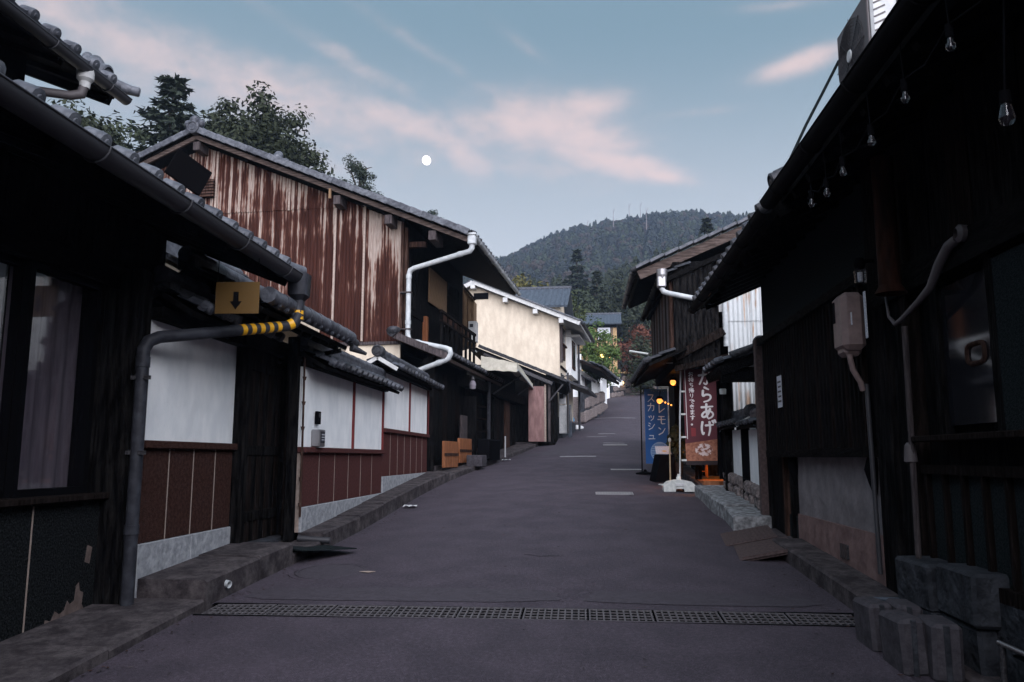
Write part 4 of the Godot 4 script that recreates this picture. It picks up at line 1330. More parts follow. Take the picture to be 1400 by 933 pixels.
func left_shops() -> void:
	var turn := deg_to_rad(-6.3)
	# board shop front that follows the rusty house up the street
	var s := thing("dark_shop", "black timber shop front with an awning frame and grey door", "shop", P(-2.9, 0, 16.7), turn)
	bx(s, "front_wall", M.blackwood, -.5, -.28, 1.2, 4.2, 5.9, 9.2)
	bx(s, "lintel", M.blackbeam, -.32, -.02, 3.3, 3.55, 2.2, 9.6)
	for k in 9:
		bx(s, "front_board", M.darkwood if k % 4 == 1 else M.blackwood, -.28, -.25, 1.8, 3.3, 5.95 + k * .36, 6.28 + k * .36)
	bx(s, "brown_board", M.wood, -.25, -.2, 1.8, 3.35, 7.3, 7.95)
	bx(s, "grey_door", M.greywood, -.28, -.2, 1.55, 2.6, 2.3, 2.75, .006)
	for k in 5:
		bx(s, "shelf", M.darkwood, -.3, -.02, 1.6 + k * .32, 1.63 + k * .32, 2.9, 4.1)
	bx(s, "shelf_side", M.blackwood, -.3, .0, 1.4, 3.1, 2.84, 2.9)
	bx(s, "planter", M.brownpanel, -.12, .12, 1.72, 1.82, 2.95, 3.6, .01)
	bx(s, "drain_post", M.greypipe, -.06, .02, 1.4, 3.6, 4.25, 4.33, .01)
	bx(s, "shop_roof", M.tile3, -2.2, .1, 4.1, 4.2, 5.6, 9.6)
	for i in 2:
		var o := thing("leaning_board", ["plain orange wood board leaning on the black shop front", "darker orange wood board farther along the black shop front"][i], "board", P(-2.93 + .13 * i, 1.38 + .09 * i, 16.75 + 1.25 * i), turn)
		var q := MB.new()
		q.box(P(.02, .28, .52), Vector3(.06, .56, 1.1), Basis(), .008)
		put(q, "board", M.orangewood, o)
		q = MB.new()
		q.box(P(.056, .28, .52), Vector3(.012, .06, 1.1))
		put(q, "batten", M.wood, o)
	var m := MB.new()
	m.ext(-.1, .35, 1.3, 1.55, 2.0, 2.7, .02)
	m.t = Transform3D(Basis(Vector3.UP, turn), P(-2.9, 0, 16.7))
	m = MB.new()
	m.box(P(-2.42, 1.52, 18.35), Vector3(.36, .26, .5), Basis(Vector3.UP, turn), .015)
	solo(m, "stone_step", M.block, "square stone step block before the grey shop door", "step")
	m = MB.new()
	m.box(P(-2.28, 1.78, 19.6), Vector3(.3, .5, 1.2), Basis(Vector3.UP, turn), .02)
	solo(m, "display_box", M.black, "black covered display box below the awning", "box")
	m = MB.new()
	m.tube([P(-1.92, 1.6, 20), P(-1.92, 2.12, 20)], .02, 8)
	solo(m, "short_post", M.aluminium, "short thin metal post standing on the pavement under the awning", "post")
	# awning
	var a := thing("shop_awning", "cream cloth awning box over the dark shop front", "awning", Vector3.ZERO)
	m = MB.new()
	awning_cloth(m, P(-2.5, 4.2, 20.0), P(-1.62, 3.97, 20.0), P(-1.6, 3.97, 26.0), P(-2.4, 4.3, 26.0))
	put(m, "top_cloth", M.awning, a)
	m = MB.new()
	awning_cloth(m, P(-2.54, 4.16, 19.99), P(-2.54, 3.8, 19.99), P(-1.62, 3.74, 19.99), P(-1.62, 3.96, 19.99))
	m.t = Transform3D(Basis(), Vector3(0, 0, -.03))
	awning_cloth(m, P(-2.54, 4.16, 19.99), P(-2.54, 3.8, 19.99), P(-1.62, 3.74, 19.99), P(-1.62, 3.96, 19.99))
	put(m, "side_valance", M.awning, a)
	m = MB.new()
	awning_cloth(m, P(-1.61, 3.97, 19.98), P(-1.61, 3.76, 19.98), P(-1.59, 3.82, 26.0), P(-1.59, 3.97, 26.0))
	put(m, "front_valance", M.awning, a)
	pipe(a, "front_bar", M.pvc, [P(-1.6, 3.78, 19.97), P(-1.58, 3.83, 26.0)], .022)
	pipe(a, "arm", M.iron, [P(-1.62, 3.8, 21.5), P(-2.4, 3.3, 21.5)], .02)
	pipe(a, "arm", M.iron, [P(-1.62, 3.82, 25.0), P(-2.2, 3.4, 25.0)], .02)
	# small hanging lantern
	var l := thing("hanging_lantern", "small pale glass lantern hung in the dark shop front", "lantern", P(-2.6, 3.2, 18.9))
	m = MB.new()
	m.lathe([[.0, .0], [.07, .02], [.085, .12], [.06, .2], [.03, .22]], 12)
	put(m, "shade", M.curtain, l)
	m = MB.new()
	m.lathe([[.035, .22], [.05, .25], [.02, .32], [.0, .34]], 10)
	put(m, "cap", M.iron, l)
	# board bay and outdoor unit on the far end of the rusty house
	var b := thing("timber_bay", "tan boarded bay wall sticking out behind the rusty house", "bay")
	m = MB.new()
	m.extrude(PackedVector2Array([Vector2(-4.2, 4.6), Vector2(-3.14, 4.9), Vector2(-3.14, 6.2), Vector2(-3.6, 6.75), Vector2(-4.2, 6.9)]), .6, Transform3D(Basis(), P(0, 0, 23.0)))
	put(m, "bay_wall", M.bamboo, b)
	rod(b, "bay_cap", M.darkwood, P(-3.1, 6.2, 22.96), P(-3.6, 6.8, 22.96), .08, .06)
	for k in 4:
		bx(b, "board_joint", M.wood, -3.2 - k * .13, -3.19 - k * .13, 4.95, 6.2 + k * .1, 22.985, 23.0)
	var ac := thing("wall_unit", "white outdoor unit fixed to the tan boarded bay", "air conditioner", P(-3.12, 4.9, 22.7))
	m = MB.new()
	m.box(Vector3(0, .3, 0), Vector3(.25, .6, .3), Basis(), .015)
	put(m, "case", M.acwhite, ac)
	m = MB.new()
	m.box(Vector3(-.03, .47, .152), Vector3(.1, .1, .006))
	put(m, "label_plate", M.greypipe, ac)
	m = MB.new()
	m.tube([Vector3(.0, .02, .0), Vector3(.02, -.2, .05), Vector3(.12, -.3, .05)], .02, 6)
	put(m, "hose", M.pvc, ac)
	# lean-to against the cream house
	var t := thing("tiled_lean_to", "low dark lean-to with a sloping tiled roof and pink side board", "shed")
	var up := Vector3(-1, .41, 0).normalized()
	slab(t, "roof_board", M.blackbeam, P(-.5, 4.04, 26.4), Vector3(0, 0, -1), up, 4.4, 3.6, .1)
	tiles(t, P(-.46, 4.08, 26.42), Vector3(0, 0, -1), up, 15, 3, [M.tile3, M.tile])
	for k in 11:
		m = MB.new()
		var c := P(-.48, 4.1, 26.36) + up * (k * .29 + .14)
		m.box(c, Vector3(.3, .1, .14), Basis(Vector3.BACK, -.42), .008)
		put(m, "verge_tile", M.tile3, t)
	rod(t, "gutter_pole", M.iron, P(-.95, 3.98, 25.9), P(-3.2, 4.96, 25.9), .1, .1)
	bx(t, "side_board", M.shutterpink, -1.74, -1.22, 2.1, 3.9, 26.0, 26.06, .006)
	bx(t, "board_edge", M.joint, -1.22, -1.16, 2.1, 3.95, 25.98, 26.06)
	bx(t, "front_post", M.greywood, -1.1, -1.02, 2.1, 3.95, 26.0, 26.1)
	bx(t, "dark_wall", M.blackwood, -3.6, -1.0, 1.9, 4.3, 26.5, 26.6)
	bx(t, "dark_front", M.blackwood, -1.0, -.9, 2.0, 4.0, 26.6, 30.4)
	pipe(t, "brace", M.iron, [P(-1.05, 3.4, 25.95), P(-.6, 3.95, 25.95)], .03)

func beige_house() -> void:
	var turn := deg_to_rad(-5.5)
	var h := thing("cream_house", "two-storey cream plaster house with white barge boards", "house", P(-.85, 0, 31.0), turn)
	var m := MB.new()
	m.extrude(PackedVector2Array([Vector2(-8.0, 2.4), Vector2(0, 2.4), Vector2(0, 7.0), Vector2(-3.4, 8.42), Vector2(-8.0, 6.5)]), .2, Transform3D(Basis(), P(0, 0, 0)))
	put(m, "gable_wall", M.cream, h)
	bx(h, "street_wall", M.cream, -.2, -.003, 3.1, 7.0, .2, 4.9)
	bx(h, "footing", M.darkstone, -.35, .1, 2.2, 3.1, -.06, 4.9, .02)
	bx(h, "footing_wall", M.pinkwall, -.3, .06, 2.9, 3.15, -.03, 4.9)
	var up := Vector3(-1, .42, 0).normalized()
	var up2 := Vector3(1, .42, 0).normalized()
	slab(h, "roof_board", M.trim, P(.85, 6.8, -.35), Vector3(0, 0, -1), up, 5.4, 4.72, .07)
	slab(h, "roof_board", M.trim, P(-7.65, 6.8, -.35), Vector3(0, 0, -1), up2, 5.4, 4.7, .07)
	tiles(h, P(.88, 6.84, -.38), Vector3(0, 0, -1), up, 19, 4, [M.bluetile, M.tile])
	for k in 16:
		m = MB.new()
		m.box(P(.85, 6.86, -.36) + up * (k * .29 + .14), Vector3(.28, .06, .16), Basis(Vector3.BACK, -.4), .006)
		put(m, "verge_tile", M.tile2, h)
	rod(h, "barge_board", M.trim, P(.85, 6.74, -.36), P(-3.42, 8.54, -.36), .05, .16)
	rod(h, "barge_board", M.trim, P(-7.6, 6.76, -.36), P(-3.42, 8.52, -.36), .05, .16)
	for q in [[-3.42, 8.4], [-2.1, 7.8], [-.9, 7.3], [.12, 6.9]]:
		bx(h, "purlin_end", M.trim, q[0] - .09, q[0] + .09, q[1] - .12, q[1] + .06, -.38, .05)
	bx(h, "gable_vent", M.black, -3.45, -2.85, 7.9, 8.15, -.04, .02)
	gutter(h, M.gutter, P(.95, 6.78, -.35), P(.95, 6.76, 4.9), .07, 6, Vector3.RIGHT)
	# windows on the street wall
	var w := Node3D.new()
	w.name = "window"
	h.add_child(w, true)
	bx(w, "frame", M.greywood, -.02, .06, 5.5, 6.75, .35, 1.5)
	bx(w, "pane", M.darkglass, .055, .07, 6.1, 6.65, .45, 1.4)
	bx(w, "lower_board", M.wood, .055, .075, 5.55, 6.0, .42, 1.42)
	bx(w, "rail", M.wood, .05, .14, 6.02, 6.08, .3, 1.55)
	bx(w, "side_board", M.greywood, -.02, .1, 5.3, 6.8, .2, .34)
	bx(h, "white_bay", M.white, -.02, .22, 5.0, 6.9, 2.2, 4.8)
	bx(h, "bay_roof", M.trim, -.02, .6, 6.6, 6.68, 2.1, 4.9)
	bx(h, "bay_window", M.wood, .2, .26, 5.3, 6.5, 2.5, 3.6)
	bx(h, "bay_pane", M.darkglass, .255, .27, 5.4, 6.4, 2.6, 3.5)
	bx(h, "small_window", M.darkglass, -.02, .03, 4.2, 4.9, .4, 1.3)
	bx(h, "band", M.blackwood, -.02, .05, 5.1, 5.18, .2, 2.2)
	# low eaves over the door
	slab(h, "door_roof", M.tile3, P(1.1, 4.3, .2), Vector3(0, 0, -1), Vector3(-1, .4, 0), 4.5, 1.2, .1)
	pipe(h, "drainpipe", M.greypipe, [P(.3, 6.9, 4.6), P(.3, 2.6, 4.6)], .05)
	var pl := thing("utility_pole", "thin dark pole with brackets before the cream house", "pole", P(-.52, 2.5, 30.4))
	m = MB.new()
	m.tube([Vector3.ZERO, Vector3(0, 2.3, 0)], .045, 8)
	put(m, "shaft", M.iron, pl)
	m = MB.new()
	m.tube([Vector3(0, 2.2, 0), Vector3(-.35, 2.1, .0), Vector3(-.6, 1.6, 0)], .025, 6)
	put(m, "bracket", M.iron, pl)
	var mt := thing("meter_box", "pale grey meter box on the cream house wall", "meter box", P(-.8, 3.62, 30.9))
	m = MB.new()
	m.box(Vector3(.05, .25, .1), Vector3(.28, .5, .14), Basis(), .015)
	put(m, "case", M.acwhite, mt)
	m = MB.new()
	m.box(Vector3(.02, .3, .175), Vector3(.14, .18, .01))
	put(m, "dial_window", M.iron, mt)
	m = MB.new()
	m.box(P(-.72, 3.05, 30.9), Vector3(.32, 1.1, .2), Basis(), .02)
	solo(m, "white_cabinet", M.acwhite, "tall white cabinet at the foot of the cream house", "cabinet")
	m = MB.new()
	for k in 3:
		m.tube([P(-.5 + k * .05, 2.35, 30.6), P(-.52 + k * .05, 3.6, 30.75)], .02, 6)
	solo(m, "blue_hose", M.bluetile, "bundle of grey blue pipes beside the white cabinet", "pipes")

func stone_wall(called: String, label: String, a: Vector3, b: Vector3, hgt: float, th: float, mt: Material, sz: float) -> void:
	var h := thing(called, label, "wall", a)
	var dir := (b - a)
	var ln := Vector2(dir.x, dir.z).length()
	var n := int(ln / sz)
	var rows := maxi(1, int(hgt / sz))
	var ang := atan2(-dir.z, dir.x)
	for j in rows:
		for i in n:
			var m := MB.new()
			var c := dir * ((i + .5 + .5 * (j % 2)) / (n + .5)) + Vector3(0, (j + .5) * hgt / rows, 0)
			m.box(c + Vector3(0, rng.randf_range(-.04, .04), 0), Vector3(ln / n * rng.randf_range(.85, .98), hgt / rows * rng.randf_range(.85, .99), th * rng.randf_range(.8, 1.05)), Basis(Vector3.UP, ang) * Basis.from_euler(Vector3(rng.randf_range(-.08, .08), rng.randf_range(-.08, .08), rng.randf_range(-.12, .12))), sz * .16)
			put(m, "stone", mt, h)
	var k := MB.new()
	k.box(dir / 2 + Vector3(0, hgt / 2, 0) , Vector3(ln, hgt * .94, th * .6), Basis(Vector3.UP, ang))
	put(k, "fill", M.darkstone, h)

func far_house(called: String, label: String, at: Vector3, turn: float, w: float, dp: float, eave: float, rise: float, wall: Material, roof: Material, wins: Array) -> Node3D:
	var h := thing(called, label, "house", at, turn)
	bx(h, "wall", wall, -w / 2, w / 2, -1.0, eave, -dp / 2, dp / 2)
	# ridge runs along x; the slope shows its tile ribs
	for s in [-1.0, 1.0]:
		var m := MB.new()
		var ov := .7
		var e := Vector3(-w / 2 - .5, eave - .1, s * (dp / 2 + ov))
		var u := Vector3(0, rise + .1, -s * (dp / 2 + ov))
		m.box(e + Vector3(w / 2 + .5, 0, 0) + u / 2, Vector3(w + 1.0, .12, u.length()), Basis(Vector3.RIGHT, s * atan2(rise + .1, dp / 2 + ov)))
		put(m, "roof_slope", roof, h)
		m = MB.new()
		var n := int((w + 1.0) / .3)
		for i in n:
			var p := e + Vector3((i + .5) / n * (w + 1.0), .07, 0)
			m.tube([p, p + u], .045, 6)
		put(m, "tile_ribs", roof, h).set_meta("kind", "stuff")
	var m2 := MB.new()
	m2.tube([Vector3(-w / 2 - .55, eave + rise + .08, 0), Vector3(w / 2 + .55, eave + rise + .08, 0)], .13, 8)
	put(m2, "ridge", M.tile, h)
	m2 = MB.new()
	m2.extrude(PackedVector2Array([Vector2(-dp / 2, 0), Vector2(dp / 2, 0), Vector2(0, rise - .1)]), w - .1, Transform3D(Basis(Vector3(0, 0, -1), Vector3.UP, Vector3(1, 0, 0)), Vector3(w / 2 - .05, eave - .02, 0)))
	put(m2, "gable", wall, h)
	for q in wins:
		var o := Node3D.new()
		o.name = "window"
		h.add_child(o, true)
		var c := MB.new()
		c.box(Vector3(q[0], q[1], dp / 2 + .03), Vector3(q[2] + .16, q[3] + .16, .08))
		put(c, "frame", M.darkwood, o)
		c = MB.new()
		c.box(Vector3(q[0], q[1], dp / 2 + .06), Vector3(q[2], q[3], .04))
		put(c, "pane", q[4], o)
	return h

func far_street() -> void:
	# houses past the cream house
	far_house("tiled_house", "upper house with a steep blue-grey roof just behind the cream house", P(-3.6, 6.0, 50.0), deg_to_rad(-3.0), 5.0, 5.0, 4.6, 1.6, M.cream, M.bluetile, [])
	var w := thing("white_cottage", "low white cottage with broad eaves beyond the cream house", "house", P(-.5, 0, 40.5), deg_to_rad(-9.0))
	bx(w, "wall", M.white, -5.0, .45, 4.6, 6.0, 0.0, 7.5)
	bx(w, "footing", M.rubble, -5.0, .4, 2.6, 4.62, -.02, 7.5)
	stone_wall("stone_wall", "rough reddish stone footing along the low white cottage", P(.0, 3.3, 40.25), P(1.2, 4.25, 47.8), 1.25, .4, M.rubble, .42)
	bx(w, "gable_board", M.white, -5.0, .5, 6.0, 6.8, .0, .1)
	var up := Vector3(-1, .45, 0).normalized()
	slab(w, "roof_board", M.darkwood, P(1.6, 6.0, -.4), Vector3(0, 0, -1), up, 8.0, 3.4, .14)
	tiles(w, P(1.65, 6.05, -.4), Vector3(0, 0, -1), up, 20, 3, [M.tile3, M.tile], .4)
	bx(w, "window_frame", M.greywood, .44, .52, 4.9, 5.8, 1.5, 3.4)
	bx(w, "window_pane", M.darkglass, .515, .53, 5.0, 5.7, 1.6, 3.3)
	bx(w, "sign_board", M.black, .0, .4, 5.2, 5.45, -.08, -.02)
	slab(w, "door_roof", M.tile3, P(1.0, 5.55, .2), Vector3(0, 0, -1), up, 1.5, 1.0, .08)
	pipe(w, "drainpipe", M.iron, [P(.42, 3.0, -.1), P(.42, 6.0, -.1)], .05)
	var wc := thing("white_store", "plain white plaster store behind the low white cottage", "house", P(1.05, 0, 48.8), deg_to_rad(-8.0))
	bx(wc, "wall", M.white, -3.0, .2, 4.9, 6.8, 0.0, 2.6)
	bx(wc, "footing", M.rubble, -3.0, .26, 3.6, 4.92, -.04, 2.6)
	slab(wc, "roof", M.tile3, P(.8, 6.75, -.3), Vector3(0, 0, -1), up, 3.2, 2.0, .12)
	# white walls and stone footings that follow the bend
	for q in [[.98, 53.2, 55.4, 5.4, 7.3, "tall white plaster wall piece left of the lit gate"], [2.0, 60.9, 62.6, 6.0, 7.85, "narrow white plaster wall piece right of the lit gate"]]:
		var o := thing("white_wall", q[5], "wall")
		bx(o, "panel", M.white, q[0] - .22, q[0] + .12, q[3], q[4], q[1], q[2])
		bx(o, "cap", M.white, q[0] - .27, q[0] + .17, q[4], q[4] + .08, q[1] - .05, q[2] + .05)
	var fw := thing("white_wall", "broad white plaster wall with a square notch on rough stones", "wall", P(2.2, 0, 62.3), deg_to_rad(-20))
	bx(fw, "panel", M.white, .0, .75, 6.95, 7.75, 0.0, .2)
	bx(fw, "notch_panel", M.white, .75, 1.0, 7.1, 7.5, 0.0, .2)
	stone_wall("stone_wall", "low rough stone footing under the broad white wall", P(2.2, 6.1, 61.6), P(3.3, 6.35, 62.9), .85, .45, M.rubble, .42)
	stone_wall("stone_wall", "dark boulder bank below the tall white wall piece", P(.62, 4.75, 51.4), P(1.15, 5.1, 54.5), .95, .5, M.darkstone, .5)
	stone_wall("stone_wall", "high rough stone bank below the ochre wall at the bend", P(3.1, 6.5, 63.6), P(6.2, 7.0, 67.2), 1.5, .7, M.rubble, .5)
	var ow := thing("ochre_wall", "ochre boundary wall with square piers above the stone bank", "wall", P(.9, 0, 68.0), deg_to_rad(-6))
	bx(ow, "wall_panel", M.ochre, -1.6, 2.0, 7.2, 9.0, 0.0, .25)
	for k in 4:
		bx(ow, "pier", M.ochre, 2.0 + k * .75, 2.4 + k * .75, 7.3, 8.95 - k * .14, -.05, .3)
		bx(ow, "pier_panel", M.ochre, 2.4 + k * .75, 2.75 + k * .75, 7.3, 8.75 - k * .14, .05, .25)
	var fh := far_house("ochre_house", "tall ochre house with a blue-grey tiled roof at the top of the street", P(.55, 9.6, 84.0), deg_to_rad(-2.0), 6.4, 6.0, 5.5, 1.5, M.ochre, M.bluetile, [[1.9, 4.6, 1.3, 1.5, M.paper]])
	bx(fh, "dark_door", M.wood, .3, 2.4, -.6, 2.6, -3.12, -3.0)
	bx(fh, "drainpipe", M.greypipe, 2.7, 2.78, -.6, 5.2, -3.12, -3.04)
	bx(fh, "dark_band", M.blackbeam, -3.2, 3.2, 5.1, 5.45, -3.1, -3.0)

# ---- right side
func right_houses() -> void:
	var h := thing("dark_shop_house", "black timber house with string bulbs under its eave and battened panels", "house")
	bx(h, "wall_core", M.blackwood, 2.42, 2.55, -2.2, 4.0, -20.0, 6.5)
	# post and boards at the far end
	bx(h, "corner_post", M.blackwood, 2.29, 2.42, .3, 3.9, 6.2, 6.5, .012)
	bx(h, "board", M.blackwood, 2.34, 2.42, .8, 3.6, 5.98, 6.18, .006)
	bx(h, "board", M.darkwood, 2.32, 2.42, .8, 3.6, 5.84, 5.96, .006)
	# battened panel under the shelf
	var pn := Node3D.new()
	pn.name = "battened_panel"
	h.add_child(pn, true)
	bx(pn, "backing", M.mat, 2.36, 2.42, .86, 1.52, 2.0, 5.72)
	bx(pn, "top_rail", M.darkwood, 2.31, 2.4, 1.49, 1.55, 2.0, 5.76)
	bx(pn, "bottom_rail", M.darkwood, 2.3, 2.4, .8, .88, 2.0, 5.76)
	for k in 10:
		bx(pn, "batten", M.darkwood, 2.325, 2.37, .88, 1.49, 5.71 - k * .26, 5.745 - k * .26)
	bx(h, "foot_wall", M.darkstone, 2.3, 2.42, -.6, .8, -6.0, 5.8)
	bx(h, "shelf", M.darkwood, 2.22, 2.44, 1.7, 1.74, 4.3, 5.66, .006)
	bx(h, "shop_window", M.darkglass, 2.37, 2.42, 1.8, 2.7, 4.75, 5.4)
	bx(h, "window_frame", M.blackwood, 2.34, 2.42, 1.74, 2.75, 5.4, 5.5)
	bx(h, "window_frame", M.blackwood, 2.34, 2.42, 1.74, 2.75, 4.66, 4.75)
	bx(h, "shutter", M.mat, 2.33, 2.42, 1.74, 2.72, 3.0, 4.64)
	bx(h, "lintel_beam", M.blackbeam, 2.28, 2.44, 2.75, 2.95, -6.0, 6.4)
	for k in 22:
		bx(h, "upper_board", M.blackwood if k % 3 else M.darkwood, 2.38 - .006 * (k % 2), 2.42, 2.95, 3.9, 6.1 - (k + 1) * .3, 6.1 - k * .3 - .006)
	# eave
	var up := Vector3(.92, .39, 0).normalized()
	var e := P(1.66, 3.77, -6.0)
	slab(h, "roof_board", M.blackbeam, P(1.66, 3.77, -20.0), Vector3(0, 0, -1), up, 26.65, 6.5, .06)
	bx(h, "ridge_wall", M.blackwood, 7.4, 7.6, 0.0, 6.1, -20.0, 6.5)
	rafters(h, M.blackbeam, e + Vector3(0, .03, 0), Vector3(0, 0, -1), up, 12.5, 1.0, 32)
	tiles(h, P(1.7, 3.79, 6.66), Vector3(0, 0, 1), up, 14, 3, [M.tile3, M.tile], .29, .26, false)
	gutter(h, M.darkgutter, P(1.58, 3.74, -6.0), P(1.58, 3.72, 6.6), .07, 14, Vector3.LEFT)
	rod(h, "verge_board", M.blackbeam, P(1.64, 3.68, 6.62), P(4.6, 4.94, 6.62), .05, .2)
	var m := MB.new()
	m.tube([P(1.66, 3.92, 6.62), P(2.4, 4.26, 6.62), P(4.4, 5.1, 6.62)], .075, 10)
	round_end(m, P(1.66, 3.9, 6.62), Vector3(-1, -.3, 0), .085)
	put(m, "verge_roll", M.tile3, h)
	# copper-brown duct with an open end
	m = MB.new()
	m.lathe([[.075, 1.0], [.075, .06], [.11, .0], [.105, .0], [.07, .06], [.07, 1.0]], 16, Transform3D(Basis(), P(2.18, 2.74, 5.72)))
	put(m, "copper_duct", M.copper, h)
	pipe(h, "conduit", M.greywood, [P(2.24, 2.5, 5.68), P(2.24, .86, 5.72)], .02)
	m = MB.new()
	m.lathe([[.022, -.06], [.045, -.05], [.035, .06], [.02, .08]], 10, Transform3D(Basis(), P(2.235, 1.62, 5.72)))
	put(m, "conduit_boot", M.acgrey, h)
	pipe(h, "swan_neck", M.acgrey, [P(2.2, 2.78, 5.88), P(2.2, 2.6, 5.84), P(2.21, 2.53, 5.76), P(2.22, 2.55, 5.66), P(2.23, 2.62, 5.4), P(2.23, 2.68, 5.2), P(2.24, 2.8, 5.08), P(2.25, 2.88, 4.96), P(2.26, 2.9, 4.86)], [.008, .01, .014, .018, .022, .026, .03, .032, .03], 8)
	m = MB.new()
	m.lathe([[.0, .03], [.05, .02], [.055, -.02], [.03, -.04]], 12, Transform3D(Basis(Vector3.BACK, -PI / 2), P(2.27, 2.92, 4.82)))
	put(m, "neck_flange", M.acgrey, h)
	# faint ring-shaped print on the shop window
	m = MB.new()
	var ring := []
	for k in 21:
		var a := TAU * k / 20.0
		ring.append(P(2.368, 2.22 + .06 * signf(sin(a)) * pow(absf(sin(a)), .6), 4.98 + .11 * signf(cos(a)) * pow(absf(cos(a)), .6)))
	m.tube(ring, .016, 6, false)
	put(m, "window_print", M.wood, h)
	# string of bulbs
	var st := thing("string_lights", "string of unlit glass bulbs looping along the dark eave", "string lights")
	var spots := [[5.47, 3.33], [5.13, 3.29], [4.8, 3.31], [4.32, 3.31], [3.85, 3.34], [3.36, 3.35], [2.8, 3.33]]
	var wire := []
	for i in spots.size():
		wire.append(P(1.6, spots[i][1] + .1, spots[i][0]))
		if i < spots.size() - 1:
			wire.append(P(1.6, (spots[i][1] + spots[i + 1][1]) / 2 + .05, (spots[i][0] + spots[i + 1][0]) / 2))
	pipe(st, "wire", M.black, wire, .005, 5)
	for q in spots:
		m = MB.new()
		m.lathe([[.0, -.023], [.012, -.02], [.02, -.007], [.02, .008], [.012, .022], [.01, .045]], 12, Transform3D(Basis(), P(1.6, q[1], q[0])))
		var bl := put(m, "bulb", M.bulbglass, st)
		m = MB.new()
		m.tube([P(1.6, q[1] + .04, q[0]), P(1.6, q[1] + .1, q[0])], .017, 8)
		put(m, "socket", M.black, bl)
		m = MB.new()
		m.tube([P(1.6, q[1] - .005, q[0]), P(1.6, q[1] + .04, q[0])], .006, 6)
		put(m, "stem", M.iron, bl)
		m = MB.new()
		m.tube([P(1.6, q[1] + .09, q[0]), P(1.6, q[1] + .3, q[0] + .02)], .004, 5)
		put(m, "hook", M.black, st)
	var pb := thing("pendant_bulb", "single larger bulb hanging alone under the dark eave", "light bulb", P(1.62, 2.88, 3.02))
	m = MB.new()
	m.lathe([[.0, -.038], [.02, -.032], [.03, -.008], [.024, .022], [.016, .05]], 12)
	put(m, "bulb", M.bulbglass, pb)
	m = MB.new()
	m.tube([Vector3(0, .05, 0), Vector3(0, .1, 0)], .02, 8)
	m.tube([Vector3(0, .1, 0), Vector3(0.05, .75, 0)], .005, 5)
	put(m, "cord", M.black, pb)
	# outdoor unit on the roof
	var ac := thing("outdoor_unit", "white air conditioner outdoor unit standing on the black tiled roof", "air conditioner", P(2.36, 4.52, 6.62))
	m = MB.new()
	m.box(P(.16, .5, 0.0), Vector3(.3, .75, .8), Basis(), .02)
	put(m, "case", M.acwhite, ac)
	m = MB.new()
	m.box(P(-.002, .5, .0), Vector3(.02, .68, .74), Basis(), .006)
	put(m, "fan_panel", M.acgrey, ac)
	m = MB.new()
	for k in 11:
		var r := .03 + k * .028
		var c := []
		for j in 25:
			var a := TAU * j / 24.0
			c.append(P(-.018, .5 + r * cos(a), .05 + r * sin(a)))
		m.tube(c, .004, 4, false)
	for k in 8:
		var a := TAU * k / 8.0
		m.tube([P(-.018, .5, .05), P(-.018, .5 + .34 * cos(a), .05 + .34 * sin(a))], .004, 4)
	put(m, "fan_grille", M.iron, ac)
	m = MB.new()
	m.lathe([[.0, .012], [.05, .01], [.055, .0]], 16, Transform3D(Basis(Vector3.BACK, PI / 2), P(-.022, .5, .05)))
	put(m, "fan_hub", M.acwhite, ac)
	m = MB.new()
	for k in 8:
		m.bar(P(.03, .3 + k * .06, -.402), P(.12, .34 + k * .06, -.402), .006, .012)
	put(m, "side_slots", M.acgrey, ac)
	m = MB.new()
	m.box(P(.26, .55, -.405), Vector3(.1, .6, .02), Basis(), .008)
	put(m, "valve_cover", M.acgrey, ac)
	m = MB.new()
	m.tube([P(.24, .66, -.43), P(.24, .5, -.46), P(.3, .35, -.44), P(.34, .1, -.4)], .02, 8)
	put(m, "hose", M.gutter, ac)
	m = MB.new()
	for z in [-.28, .28]:
		m.ext(-.02, .36, -.3, .13, z - .03, z + .03)
	put(m, "foot", M.acgrey, ac)
	m = MB.new()
	m.tube([P(2.35, 5.14, 6.98), P(2.21, 4.87, 7.02), P(2.05, 4.57, 7.05), P(1.87, 4.2, 7.06), P(1.86, 3.95, 7.06)], .014, 6)
	solo(m, "roof_cable", M.mat, "dark cable slung from the roof unit down to the next eave", "cable")
	# next house: lattice and plaster
	var g := thing("lattice_house", "low house with black lattice above grey and pink plaster", "house")
	bx(g, "grey_plaster", M.greywall, 2.32, 2.5, 1.0, 1.62, 6.52, 8.98)
	bx(g, "pink_plaster", M.pinkwall, 2.3, 2.5, .2, 1.0, 6.52, 8.98)
	bx(g, "foot_vent", M.iron, 2.285, 2.31, .72, .84, 7.35, 7.55)
	for k in 4:
		bx(g, "vent_bar", M.greywood, 2.275, 2.29, .715, .845, 7.37 + k * .045, 7.385 + k * .045)
	bx(g, "frieze", M.mat, 2.36, 2.5, 3.05, 4.1, 6.52, 10.5)
	bx(g, "lattice_backing", M.blackwood, 2.4, 2.5, 1.6, 3.1, 6.52, 10.3)
	bx(g, "lattice_top", M.blackbeam, 2.22, 2.42, 3.0, 3.08, 6.55, 10.25)
	bx(g, "lattice_sill", M.blackbeam, 2.2, 2.42, 1.6, 1.68, 6.55, 9.9)
	for k in 34:
		bx(g, "lattice_slat", M.blackwood if k % 4 else M.darkwood, 2.26, 2.3, 1.68, 3.0, 6.62 + k * .105, 6.66 + k * .105)
	for q in [6.62, 9.0]:
		m = MB.new()
		m.tube([P(2.3, 1.6, q), P(2.28, 1.5, q), P(2.29, 1.4, q), P(2.3, 1.3, q)], [.05, .06, .04, .015], 6)
		put(m, "corbel", M.black, g)
	var dr := Node3D.new()
	dr.name = "glazed_door"
	g.add_child(dr, true)
